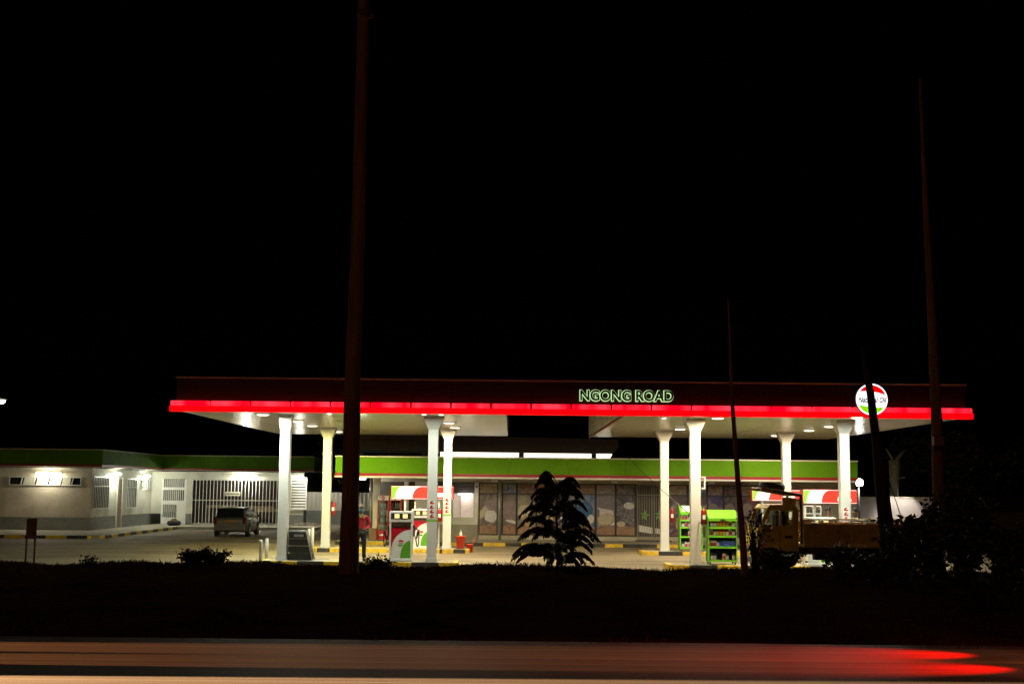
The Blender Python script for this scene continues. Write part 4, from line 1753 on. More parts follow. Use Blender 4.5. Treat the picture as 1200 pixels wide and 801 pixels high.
# side wall windows and door on plane X = AX
def side_window(ya, yb, z0, z1, nb, name='barred_window'):
    bm = NB()
    box(bm, AX + .032, AX + .038, ya, yb, z0, z1)
    w = new(name, bm, M_glassd, sb, world=True)
    bm = NB()
    y = ya
    for i in range(nb + 1):
        y = ya + (yb - ya - .03) * i / nb
        box(bm, AX + .04, AX + .07, y, y + .03, z0, z1)
    for z in (z0, (z0 + z1) / 2 + .3, z1 - .05):
        box(bm, AX + .071, AX + .09, ya, yb, z, z + .05)
    new('window_bar', bm, M_white, w)


def YS(px): return -AX * F / (600 - px)
side_window(YS(114), YS(132), 1.05, 2.72, 9)
side_window(YS(153), YS(164), 1.0, 2.65, 6)
side_window(YS(168), YS(186.5), 2.0, 2.62, 9)
bm = NB()
box(bm, AX + .032, AX + .06, YS(142), YS(147), 0.02, 2.6)
dd_ = new('door', bm, mat('door_brown', (.20, .13, .07), .5, var=.3), sb, world=True)
bm = NB()
for y in (YS(141.5), YS(147.2)):
    box(bm, AX + .032, AX + .09, y - .04, y + .04, 0.02, 2.68)
new('door_frame', bm, M_wallw, dd_)
bm = NB()
cyl(bm, (AX + .06, YS(146), 1.05), (AX + .12, YS(146), 1.05), .03, n=10)
new('handle', bm, M_grey, dd_)
# fascia
FXL = -20.05
FYB = 71.6
fz0, fz1 = 3.14, 4.02
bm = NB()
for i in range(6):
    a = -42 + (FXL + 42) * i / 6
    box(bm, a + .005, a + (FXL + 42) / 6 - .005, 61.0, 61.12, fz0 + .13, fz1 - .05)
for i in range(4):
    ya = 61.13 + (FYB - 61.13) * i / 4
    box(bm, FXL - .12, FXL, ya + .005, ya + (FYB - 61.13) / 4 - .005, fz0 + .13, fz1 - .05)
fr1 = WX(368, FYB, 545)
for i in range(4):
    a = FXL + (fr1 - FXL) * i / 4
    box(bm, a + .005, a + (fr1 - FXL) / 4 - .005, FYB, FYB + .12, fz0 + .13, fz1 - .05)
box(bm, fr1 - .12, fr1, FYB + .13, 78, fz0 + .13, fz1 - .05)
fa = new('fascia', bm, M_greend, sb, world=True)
def ring_boxes(bm, z0, z1, o):
    box(bm, -42, FXL + o, 61.0 - o, 61.13, z0, z1)
    box(bm, FXL - .12, FXL + o, 61.131, FYB - o - .002, z0, z1)
    box(bm, FXL - .12, fr1 + o, FYB - o, FYB + .12, z0, z1)
bm = NB(); ring_boxes(bm, fz0 + .04, fz0 + .127, .012)
new('red_stripe', bm, M_redst, fa)
bm = NB(); ring_boxes(bm, fz1 - .048, fz1, .025); ring_boxes(bm, fz0, fz0 + .037, .02)
new('trim', bm, M_wallw, fa)
bm = NB()
box(bm, -42, FXL - .13, 61.14, 80, fz0 + .02, fz0 + .06)
box(bm, FXL - .125, fr1 - .13, FYB + .13, 80, fz0 + .02, fz0 + .06)
new('eaves_soffit', bm, M_wallw, sb, world=True)
bm = NB()
box(bm, -42, FXL - .13, 61.14, 80, fz0 + .065, fz1 - .12)
box(bm, FXL - .125, fr1 - .13, FYB + .13, 80, fz0 + .065, fz1 - .12)
new('roof', bm, M_dgrey, sb, world=True)

# wall lamps
def walllamp(px, py, D, ln, power, label, axis='X', col=(1, .94, .74), zoff=0):
    p = W(px, py, D)
    t = thing('wall_lamp', label, 'lamp', (p.x, p.y, p.z), group='tube lamps below the service building fascia')
    bm = NB()
    if axis == 'X': box(bm, -ln, ln, .0, .06, -.03, .07, .008)
    else: box(bm, -.08, .0, -ln, ln, -.03, .07, .008)
    new('fitting', bm, M_white, t)
    bm = NB()
    if axis == 'X': cyl(bm, (-ln * .95, -.06, -.02), (ln * .95, -.06, -.02), .05, n=12)
    else: cyl(bm, (.06, -ln * .95, -.02), (.06, ln * .95, -.02), .05, n=12)
    new('tube', bm, M_tubel, t)
    off = (0, -.22, -.12) if axis == 'X' else (.22, 0, -.12)
    light('POINT', 'tube_lamp_light', off, power, col, t, shadow_soft_size=.12)
    return t


walllamp(57, 554, 62.85, .62, 80, 'bright tube lamp above the high strip window')
p = YS(136.5)
walllamp(136.5, 554.5, p, .55, 110, 'bright tube lamp over the wall between barred window and brown door', 'Y', (.96, 1, .80))
p = YS(171.5)
walllamp(171.5, 557, p, .5, 95, 'bright tube lamp over the side wall next to the grille door', 'Y', (.96, 1, .80))
walllamp(287, 557.5, BY - .12, .75, 180, 'largest bright tube lamp above the long grille gate', col=(.98, 1, .84))
walllamp(350, 557.5, BY - .3, .28, 34, 'short lamp above the louvred window', col=(.98, 1, .84))

# added fill light with a dummy box under the eaves, brightens the corrugated wall
ex = fr1 - .35
bm = NB()
box(bm, ex - .12, ex + .12, 72.4, 72.7, fz0 - .06, fz0 + .018, .01)
new('added_fill_box', bm, M_dgrey, sb, world=True)
light('SPOT', 'added_eaves_fill', (ex + 25, 72.55 - 70, fz0 - .08), 380, (1, .97, .8), sb, spot_size=math.radians(140), spot_blend=.6, shadow_soft_size=.1).rotation_euler = (math.radians(30), 0, math.radians(-50))
# things at the left building
t = thing('tyre_planter', 'small tyre with bundle on top at the foot of the white grille door', 'tyre', (WX(204, 72, 610), 72, 0))
bm = NB()
lathe(bm, [(.30, 0), (.38, .05), (.40, .14), (.38, .22), (.30, .27), (.2, .27), (.2, 0.02)], n=24)
new('tyre', bm, M_black, t)
bm = NB()
lathe(bm, [(.18, .1), (.2, .3), (.12, .38), (.04, .40)], n=12)
tube(bm, [(.08, 0, .35), (.1, 0, .8), (.07, .02, 1.15)], .02, 6)
new('bundle', bm, M_card, t)

# corrugated boundary walls
def corr_wall(x0, x1, D, z0, zm, z1, label, name='boundary_wall'):
    t = thing(name, label, 'wall', ((x0 + x1) / 2, D, GZ))
    bm = NB()
    n = int((x1 - x0) / .12)
    prev = None
    for i in range(n + 1):
        x = x0 + (x1 - x0) * i / n
        y = D - (.03 if i % 2 else 0)
        vs = [bm.verts.new((x, y, zm)), bm.verts.new((x, y, z1)), bm.verts.new((x, y + .1, z1)), bm.verts.new((x, y + .1, zm))]
        if prev:
            for q in range(4):
                bm.faces.new((prev[q], vs[q], vs[(q + 1) % 4], prev[(q + 1) % 4]))
        prev = vs
    new('sheet', bm, M_corr, t, world=True)
    bm = NB()
    box(bm, x0, x1, D - .06, D + .12, z0, zm - .003)
    new('base', bm, M_dado, t, world=True)
    return t


corr_wall(RXC + .02, WX(560, 74.6), 74.6, GZ, WZ(598, 74.6, 400), WZ(576.5, 74.6, 400), 'corrugated boundary wall between the service building and the shop')
t = thing('boundary_wall', 'plain pale boundary wall at the right end of the forecourt', 'wall', (20, 60, GZ))
bm = NB()
x0, x1 = WX(990, 60), WX(1102, 60)
zt = WZ(583.2, 60, 1040)
box(bm, x0, x1, 60, 60.2, GZ, zt)
new('wall', bm, mat('plaster_pale', (.42, .37, .36), .85, var=.15, scale=.7), t, world=True)
bm = NB()
box(bm, x0, x1, 59.96, 60.24, zt + .002, zt + .07)
new('coping', bm, M_conc, t, world=True)
# heap by service building's right corner
bm = NB()
rr = random.Random(12)
for i in range(26):
    c = Vector((WX(372, 74, 615) + rr.uniform(-1.6, 1.6), 73.6 + rr.uniform(-.5, .6), rr.uniform(-.1, .14)))
    a = rr.uniform(0, PI)
    obox(bm, c, Vector((math.cos(a), math.sin(a), rr.uniform(-.2, .2))).normalized(), Vector((-math.sin(a), math.cos(a), 0)), Vector((0, 0, 1)), rr.uniform(.1, .35), rr.uniform(.05, .2), rr.uniform(.04, .12))
o = new('rubble_heap', bm, M_conc, center=True)
setp(o, 'low heap of rubble at the foot of the corrugated wall', 'rubble', kind='stuff')

# ================================================================== floodlight on the right
fp = W(1007, 565, 58)
t = thing('floodlight', 'dazzling white floodlight on a thin mast above the pale wall', 'floodlight', (fp.x, fp.y, GZ))
bm = NB()
cyl(bm, (0, .12, 0), (0, .12, fp.z - GZ + .25), .05, n=12)
new('mast', bm, M_dgrey, t)
bm = NB()
hz = fp.z - GZ
box(bm, -.2, .2, -.02, .08, hz - .17, hz + .17, .02)
new('housing', bm, M_dgrey, t)
bm = NB()
lathe(bm, [(.17, 0), (.16, .03), (.1, .05), (.03, .055)], n=20)
bmesh.ops.rotate(bm, verts=bm.verts, cent=(0, 0, 0), matrix=Matrix.Rotation(PI / 2, 3, 'X'))
bmesh.ops.translate(bm, verts=bm.verts, vec=(0, -.021, hz))
new('lens', bm, emis('flood_white', (1, .98, .86), 60), t)
light('SPOT', 'flood_lamp', (0, -.15, hz), 260, (1, .97, .85), t, spot_size=math.radians(150), spot_blend=.8, shadow_soft_size=.15).rotation_euler = (math.radians(65), 0, 0)
# lamp on the wall further right (brightens the wall there)
fp2 = W(1072, 560, 57.5)
light_x = fp2.x
t = thing('floodlight', 'small floodlight hidden in leaves shining down on the pale wall', 'floodlight', (fp2.x, 60.1, zt + .07))
bm = NB()
cyl(bm, (0, 0, 0), (0, 0, .8), .03, n=8)
cyl(bm, (0, 0, .8), (0, -.9, .95), .025, n=8)
new('arm', bm, M_dgrey, t)
bm = NB()
box(bm, -.1, .1, -1.0, -.85, .86, .96, .01)
new('head', bm, M_dgrey, t)
light('SPOT', 'wall_wash_lamp', (0, -.95, .84), 420, (1, .95, .8), t, spot_size=math.radians(76), spot_blend=.45, shadow_soft_size=.08).rotation_euler = (math.radians(28), 0, 0)

# ================================================================== CAR
def loft(bm, st):
    rings = [[bm.verts.new(p) for p in ring] for ring in st]
    n = len(rings[0])
    for A, B in zip(rings, rings[1:]):
        for i in range(n):
            j = (i + 1) % n
            f = bm.faces.new((A[i], A[j], B[j], B[i])); f.smooth = True
    bm.faces.new(rings[0][::-1]); bm.faces.new(rings[-1])


M_carglass = mat('car_glass', (0.008, 0.009, 0.010), 0.15, spec=0.12)


def car(loc, rotz, label, tail_on=False, head_on=False, scale=1.0):
    t = thing('parked_car' if not (tail_on or head_on) else 'road_car', label, 'car', loc, rotz)
    bm = NB()
    st = []
    for y, w, z0, z1 in ((-2.10, .66, .42, .80), (-2.06, .76, .32, .93), (-1.8, .80, .26, .96), (-.9, .82, .22, .96), (.9, .82, .22, .94), (1.5, .80, .24, .88), (1.95, .74, .28, .76), (2.10, .60, .38, .62)):
        st.append([(-w * .9, y, z0), (-w, y, z0 + .10), (-w, y, (z0 + z1) / 2 + .05), (-w * .97, y, z1 - .06), (-w * .88, y, z1),
                   (w * .88, y, z1), (w * .97, y, z1 - .06), (w, y, (z0 + z1) / 2 + .05), (w, y, z0 + .10), (w * .9, y, z0)])
    loft(bm, st)
    body = new('body', bm, M_carp, t)
    # greenhouse
    bm = NB()
    st = []
    for z, y0, y1, w in ((.955, -2.04, 1.25, .745), (1.10, -2.0, .98, .72), (1.30, -1.93, .55, .67), (1.42, -1.84, .28, .62), (1.475, -1.70, .05, .52), (1.49, -1.4, -.2, .35)):
        r = .10
        st.append([(-w, y0 + r, z), (-w + r, y0, z), (w - r, y0, z), (w, y0 + r, z), (w, y1 - r * 2, z), (w - r * 2, y1, z), (-w + r * 2, y1, z), (-w, y1 - r * 2, z)])
    loft(bm, st)
    new('roof', bm, M_carp, t)
    bm = NB()
    def q(pts, th=.008):
        A = [Vector(p) for p in pts]
        nrm = (A[1] - A[0]).cross(A[2] - A[0]).normalized()
        vs = [bm.verts.new(p + nrm * th) for p in A]
        vb = [bm.verts.new(p - nrm * .05) for p in A]
        bm.faces.new(vs)
        k = len(A)
        for i in range(k):
            bm.faces.new((vs[i], vb[i], vb[(i + 1) % k], vs[(i + 1) % k]))
    q([(.66, -2.035, .99), (.60, -1.885, 1.42), (-.60, -1.885, 1.42), (-.66, -2.035, .99)], .03)
    new('rear_window', bm, M_carglass, t)
    bm = NB()
    q([(-.52, 1.03, 1.02), (.52, 1.03, 1.02), (.45, .38, 1.40), (-.45, .38, 1.40)], .03)
    new('windscreen', bm, M_carglass, t)
    for s in (-1, 1):
        for (a, b_, c, d) in (((-1.80), -1.10, -1.15, -1.68), (-1.04, -.22, -.25, -1.08), (-.16, .92, .30, -.19)):
            bm = NB()
            pts = [(s * .735, a, 1.02), (s * .735, b_, 1.02), (s * .645, c, 1.37), (s * .645, d, 1.37)]
            q(pts if s > 0 else pts[::-1], .012)
            new('side_window', bm, M_carglass, t)
        bm = NB()
        box(bm, s * .60, s * .785, -2.115, -2.0, .68, 1.02, .02)
        tl = new('tail_lamp', bm, M_tailoff if not tail_on else emis('tail_lit', (1, .02, .01), 12), t)
        if not tail_on: pass
        bm = NB()
        box(bm, s * .45, s * .72, 1.98, 2.08, .55, .70, .02)
        new('headlight', bm, mat('headlight_glass', (.6, .6, .6), .1) if not head_on else emis('head_lit', (1, .85, .55), 30), t)
        bm = NB()
        box(bm, s * .84, s * .98, .72, .82, .96, 1.08, .02)
        box(bm, s * .74, s * .86, .75, .79, .97, 1.01)
        new('wing_mirror', bm, M_blackp, t)
        bm = NB()
        tube(bm, [(s * .56, -1.6, 1.44), (s * .56, -1.55, 1.50), (s * .56, -.2, 1.50), (s * .56, -.1, 1.45)], .016, 6)
        new('roof_rail', bm, M_alu, t)
        for y in (-1.25, 1.30):
            bm = NB()
            lathe(bm, [(.20, -.09), (.29, -.10), (.315, -.06), (.315, .06), (.29, .10), (.20, .09)], n=24)
            bmesh.ops.rotate(bm, verts=bm.verts, cent=(0, 0, 0), matrix=Matrix.Rotation(PI / 2, 3, 'Y'))
            bmesh.ops.translate(bm, verts=bm.verts, vec=(s * .74, y, .315))
            wh = new('wheel', bm, M_black, t)
            bm = NB()
            cyl(bm, (s * .76, y, .315), (s * .848, y, .315), .19, .18, 20)
            new('rim', bm, M_alu, wh)
            bm = NB()
            cyl(bm, (s * .70, y, .33), (s * .826, y, .33), .37, .37, 24)
            new('wheel_arch', bm, M_black, body)
    bm = NB()
    box(bm, -.75, .75, -2.16, -2.04, .34, .58, .04)
    new('rear_bumper', bm, M_carp, t)
    bm = NB()
    box(bm, -.25, .25, -2.125, -2.10, .74, .86)
    new('number_plate', bm, M_platey, t)
    for y in (-1.07, -.19):
        for s in (-1, 1):
            bm = NB()
            box(bm, s * .815, s * .8245, y - .006, y + .006, .34, .93)
            new('door_gap', bm, M_black, body)
    t.scale = (scale,) * 3
    return t


cp = G(272, 628.5, GZ)
kcar = .95
cc = car((cp.x - .12, cp.y + 1.6, GZ), math.radians(3), 'dusty silver-brown estate car standing before the long grille gate', scale=kcar)
cc.scale = (1.0, 1.06, .95)

# ================================================================== ROAD TRAFFIC just beyond the frame: its lamps light the road
ambers = (1.0, .62, .28)
ca = car((-31.5, 16.55, RZ), -PI / 2, 'car with lit headlamps coming along the far lane', head_on=True)
cb = dup(ca, loc=(-30.5, 13.45, RZ), rotz=-PI / 2, label='car with lit headlamps coming along the near lane')
cr = car((9.5, 16.6, RZ), -PI / 2, 'car with lit tail lamps driving off along the far lane', tail_on=True)


def headbeam(c, power, col, ang, aim_deg, yaw=0.0):
    for s in (-.58, .58):
        l = light('SPOT', 'headlamp_beam', (s, 2.2, .62), power, col, c, spot_size=math.radians(ang), spot_blend=.35, shadow_soft_size=.03)
        l.rotation_euler = (PI / 2 - math.radians(aim_deg), 0, math.radians(yaw))


headbeam(ca, .40e6, (1.0, .33, .10), 2.7, 1.45)
headbeam(cb, 3.4e6, (1.0, .53, .24), 3.0, 1.5)
for s in (-.65, .65):
    l = light('SPOT', 'tail_lamp_glow', (s, -2.2, .75), 2600, (1, .0, .0), cr, spot_size=math.radians(40), spot_blend=1.0, shadow_soft_size=.05)
    l.rotation_euler = (PI / 2 - math.radians(20), 0, PI)

# ================================================================== TRUCK
TD = 35.0
TG = GZ
tr = thing('flatbed_truck', 'yellow flatbed truck with a spare tyre above its cab', 'truck', (WX(960, TD, 640), TD + .9, TG))
TW = 1.75          # overall width


def TP(*px): return [(W(x, y, TD).x, W(x, y, TD).z) for x, y in px]


def inner(name, bm, m, parent=tr):
    return new(name, bm, m, parent, world=(parent is tr))


bm = NB()
pieces = [
    TP((887, 652), (887.5, 632), (892, 623.5), (899, 623.5), (907, 616), (929, 615), (935.5, 615), (936, 646), (916, 646), (908, 641), (897, 641), (890, 652)),   # door and lower panel
    TP((892, 623.4), (889.5, 618), (899, 594.6), (903.5, 597.5), (896, 613)),       # windscreen pillar
    TP((899, 594.5), (903, 591), (929, 591), (934, 594), (935, 597.6), (903.5, 597.5)),   # roof edge
    TP((929, 597.7), (935.2, 597.7), (935.6, 614.9), (929, 614.9)),
    TP((913.5, 597.7), (915.5, 597.7), (915.5, 615.2), (913.5, 615.4))]
for yy in (TD, TD + TW - .05):
    for q in pieces:
        prism(bm, q, yy, yy + .05)
# roof
pr = TP((899, 594.5), (903, 591), (929, 591), (934, 594))
pr2 = [(x, z - .05) for x, z in pr][::-1]
prism(bm, pr + pr2, TD + .051, TD + TW - .051)
# front panel below the windscreen, rear panel
fpn = TP((887, 652), (887.5, 632), (889.5, 618.5))
fpi = [(x + .05, z) for x, z in fpn][::-1]
prism(bm, fpn + fpi, TD + .051, TD + TW - .051)
rx = W(935.4, 600, TD).x
z1, z2, z3 = W(900, 594.5, TD).z - .03, W(900, 615, TD).z, W(900, 646, TD).z
box(bm, rx - .04, rx, TD + .051, TD + TW - .051, z3, z2)
box(bm, rx - .04, rx, TD + .051, TD + .35, z2 + .002, z1)
box(bm, rx - .04, rx, TD + TW - .35, TD + TW - .051, z2 + .002, z1)
box(bm, rx - .04, rx, TD + .352, TD + TW - .352, z1 - .1, z1)
cab = inner('cab', bm, M_yellowt)
bm = NB()
a = W(889.8, 618, TD); b_ = W(899, 595, TD)
nrm = Vector((-(b_.z - a.z), 0, (b_.x - a.x))).normalized()
vs = [bm.verts.new((a.x, TD + .06, a.z)), bm.verts.new((a.x, TD + TW - .06, a.z)), bm.verts.new((b_.x, TD + TW - .06, b_.z)), bm.verts.new((b_.x, TD + .06, b_.z))]
bm.faces.new(vs)
inner('windscreen', bm, M_glass)
bm = NB()
bm.free()
for yy in (TD + .02, TD + TW - .03):
    for q in (TP((894, 623), (897, 613), (904.5, 598), (913, 598), (913, 615), (907, 615.5), (899, 623)), TP((916, 598), (928.6, 598), (928.6, 614.6), (916, 614.8))):
        bm = NB()
        prism(bm, q, yy, yy + .008)
        inner('side_glass', bm, M_glass)
bm = NB()
a, b_ = W(919.5, 630.5, TD), W(929, 627, TD)
box(bm, a.x, b_.x, TD - .015, TD - .001, a.z, b_.z, .005)
inner('door_handle', bm, M_blackp, cab)
bm = NB()
for px in (913.8, 934):
    a = W(px, 645, TD)
    box(bm, a.x, a.x + .012, TD - .004, TD - .0005, a.z, W(px, 616, TD).z)
inner('door_gap', bm, M_black, cab)
bm = NB()
fx = W(887, 640, TD).x
for yy in (TD + .12, TD + TW - .42):
    bm = NB()
    box(bm, fx - .03, fx - .001, yy, yy + .3, W(887, 646, TD).z, W(887, 640, TD).z, .01)
    inner('headlight', bm, mat('headlight_glass', (.6, .6, .6), .1))
bm = NB()
box(bm, fx - .12, fx + .05, TD + .02, TD + TW - .02, W(887, 660, TD).z, W(887, 653, TD).z, .02)
inner('bumper', bm, M_dgrey)
# seats, wheel
bm = NB()
sx = W(918, 610, TD).x
bm.free()
for yy in (TD + .2, TD + 1.0):
    bm = NB()
    box(bm, sx, sx + .14, yy, yy + .5, W(918, 640, TD).z, W(918, 603, TD).z, .04)
    box(bm, sx - .45, sx, yy, yy + .5, W(918, 640, TD).z, W(918, 626, TD).z, .03)
    box(bm, sx + .03, sx + .12, yy + .13, yy + .37, W(918, 603, TD).z + .01, W(918, 599, TD).z, .02)
    inner('seat', bm, M_blackp)
bm = NB()
a = W(902, 612, TD)
pts = []
for i in range(17):
    an = 2 * PI * i / 16
    pts.append((a.x + .1 * math.cos(an), TD + 1.25 + .2 * math.sin(an), a.z - .05 + .15 * math.cos(an)))
tube(bm, pts, .016, 6, caps=False)
tube(bm, [(a.x, TD + 1.25, a.z - .05), (a.x - .3, TD + 1.25, a.z - .35)], .02, 6)
inner('steering_wheel', bm, M_blackp)
bm = NB()
a = W(893, 606, TD)
box(bm, a.x - .16, a.x - .04, TD - .22, TD - .16, a.z - .15, a.z + .12, .02)
tube(bm, [(a.x - .08, TD - .18, a.z + .1), (a.x + .04, TD + .0, a.z + .14)], .012, 6)
inner('wing_mirror', bm, M_blackp)
# bed
bx0, bx1 = W(942, 620, TD).x, W(1090, 620, TD).x
bz0, bz1 = WZ(638, TD, 980), WZ(613.5, TD, 980)
bm = NB()
box(bm, bx0, bx1, TD + .03, TD + TW + .1, bz0 - .08, bz0)
bed = inner('bed_floor', bm, M_bedwood)
npan = 8
for yy in (TD, TD + TW + .1):
    bm = NB()
    for i in range(npan):
        a = bx0 + (bx1 - bx0) * i / npan
        b_ = bx0 + (bx1 - bx0) * (i + 1) / npan
        box(bm, a + .015, b_ - .015, yy - .0, yy + .035, bz0 + .003, bz1, .005)
    inner('side_board', bm, M_bedwood)
bm = NB()
box(bm, bx1, bx1 + .035, TD + .04, TD + TW + .09, bz0 + .003, bz1)
inner('tailboard', bm, M_bedwood)
for yy in (TD + .0, TD + TW + .1):
    bm = NB()
    for i in range(npan + 1):
        a = bx0 + (bx1 - bx0) * i / npan
        box(bm, a - .013, a + .013, yy - .012, yy + .048, bz0, bz1 + .085)
    tube(bm, [(bx0, yy + .02, bz1 + .10), (bx1, yy + .02, bz1 + .10)], .016, 6)
    inner('rail', bm, mat('rail_paint', (.5, .38, .2), .5))
for i in range(12):
    bm = NB()
    a = bx0 + .25 + i * (bx1 - bx0 - .4) / 11
    box(bm, a, a + .07, TD - .02, TD - .002, bz0 - .05, bz0 - .01, .004)
    inner('side_hook', bm, M_alu)
# headboard ladder and overhead rack
bm = NB()
hz1 = WZ(579, TD, 940)
hx = W(939, 600, TD).x
for yy in (TD + .02, TD + TW - .02):
    box(bm, hx - .03, hx + .03, yy - .03, yy + .03, bz0, hz1)
for z in (bz0 + .3, bz0 + .6, bz0 + .9, bz0 + 1.2, hz1 - .06):
    if z < hz1:
        box(bm, hx - .02, hx + .02, TD + .051, TD + TW - .051, z, z + .05)
f0 = W(893, 571.5, TD)
for yy in (TD + .1, TD + TW - .1):
    tube(bm, [(hx, yy, hz1 - .02), (f0.x, yy, f0.z - .02)], .045, 6)
for k in (.05, .35, .65, .95):
    xk = hx + (f0.x - hx) * k
    zk = hz1 + (f0.z - hz1) * k
    tube(bm, [(xk, TD + .1, zk), (xk, TD + TW - .1, zk)], .03, 6)
inner('rack_frame', bm, M_rust)
bm = NB()
a0 = W(921, 580, TD); 
box(bm, a0.x, hx - .06, TD + .45, TD + .5, WZ(592, TD, 930), WZ(583, TD, 930))
for k in range(5):
    x = a0.x + .05 + k * .1
    box(bm, x, x + .03, TD + .43, TD + .45, WZ(592, TD, 930), WZ(583, TD, 930))
box(bm, f0.x - .02, f0.x + .32, TD + .05, TD + .12, f0.z - .10, f0.z - .02)
inner('yellow_rack_plate', bm, M_yellowt)
# spare tyre
bm = NB()
sc = W(912.5, 570.3, TD)
lathe(bm, [(.20, -.09), (.33, -.10), (.37, -.05), (.37, .05), (.33, .10), (.20, .09)], (0, 0, 0), n=28)
bmesh.ops.rotate(bm, verts=bm.verts, cent=(0, 0, 0), matrix=Matrix.Rotation(math.radians(7), 3, 'Y'))
o = new('spare_tyre', bm, mat('tyre_dusty', (.045, .042, .036), .8, var=.4), None)
o.location = (sc.x, TD + .9, sc.z + .02)
setp(o, 'spare tyre lying flat on the rack above the truck cab', 'tyre')
# chassis and wheels
bm = NB()
box(bm, fx + .1, bx1 - .3, TD + .35, TD + .5, WZ(650, TD, 960), bz0 - .09)
box(bm, fx + .1, bx1 - .3, TD + TW - .5, TD + TW - .35, WZ(650, TD, 960), bz0 - .09)
box(bm, bx0 + .3, bx0 + 1.1, TD + .02, TD + .34, WZ(656, TD, 960), bz0 - .1, .03)
box(bm, bx0 + 1.3, bx0 + 2.0, TD + .5, TD + 1.0, WZ(654, TD, 960), bz0 - .1, .03)
inner('chassis', bm, M_blackp)
wr = .38
for px in (908, 1042):
    x = WX(px, TD, 655)
    for yy in (TD + .12, TD + TW - .12):
        bm = NB()
        lathe(bm, [(.2, -.10), (wr - .03, -.11), (wr, -.07), (wr, .07), (wr - .03, .11), (.2, .10)], n=28)
        bmesh.ops.rotate(bm, verts=bm.verts, cent=(0, 0, 0), matrix=Matrix.Rotation(PI / 2, 3, 'X'))
        bmesh.ops.translate(bm, verts=bm.verts, vec=(x, yy, GZ + wr))
        wh = inner('wheel', bm, M_black)
        bm = NB()
        cyl(bm, (x, yy - .09, GZ + wr), (x, yy + .09, GZ + wr), .205, n=20)
        inner('rim', bm, M_grey, wh)
# load on the bed
bm = NB()
rr = random.Random(4)
for (px, w_, h_) in ((948, .22, .16), (954, .3, .07), (1003, .35, .1), (1070, .5, .2)):
    x = WX(px, TD, 612)
    box(bm, x, x + w_, TD + .6, TD + 1.0, bz0 + .002, bz1 - .05 + h_, .03)
o = new('sack', bm, M_card, center=True)
setp(o, 'few sacks and scraps lying loose on the truck bed', 'sacks', kind='stuff')

# ================================================================== PEOPLE
def skinned(name, joints, edges, mats, parent, root=0, sub=2):
    me = bpy.data.meshes.new(name)
    me.from_pydata([j[0] for j in joints], edges, [])
    o = bpy.data.objects.new(name, me)
    COL.objects.link(o)
    m = o.modifiers.new('s', 'SKIN')
    m.use_smooth_shade = True
    for i, j in enumerate(joints):
        me.skin_vertices[0].data[i].radius = j[1] if isinstance(j[1], tuple) else (j[1], j[1])
    me.skin_vertices[0].data[root].use_root = True
    s = o.modifiers.new('d', 'SUBSURF'); s.levels = sub; s.render_levels = sub
    bpy.context.view_layer.update()
    dg = bpy.context.evaluated_depsgraph_get()
    m2 = bpy.data.meshes.new_from_object(o.evaluated_get(dg))
    bpy.data.objects.remove(o)
    for p in m2.polygons: p.use_smooth = True
    m2.materials.clear()
    for k in mats: m2.materials.append(k)
    o2 = bpy.data.objects.new(name, m2)
    COL.objects.link(o2)
    o2.parent = parent
    return o2


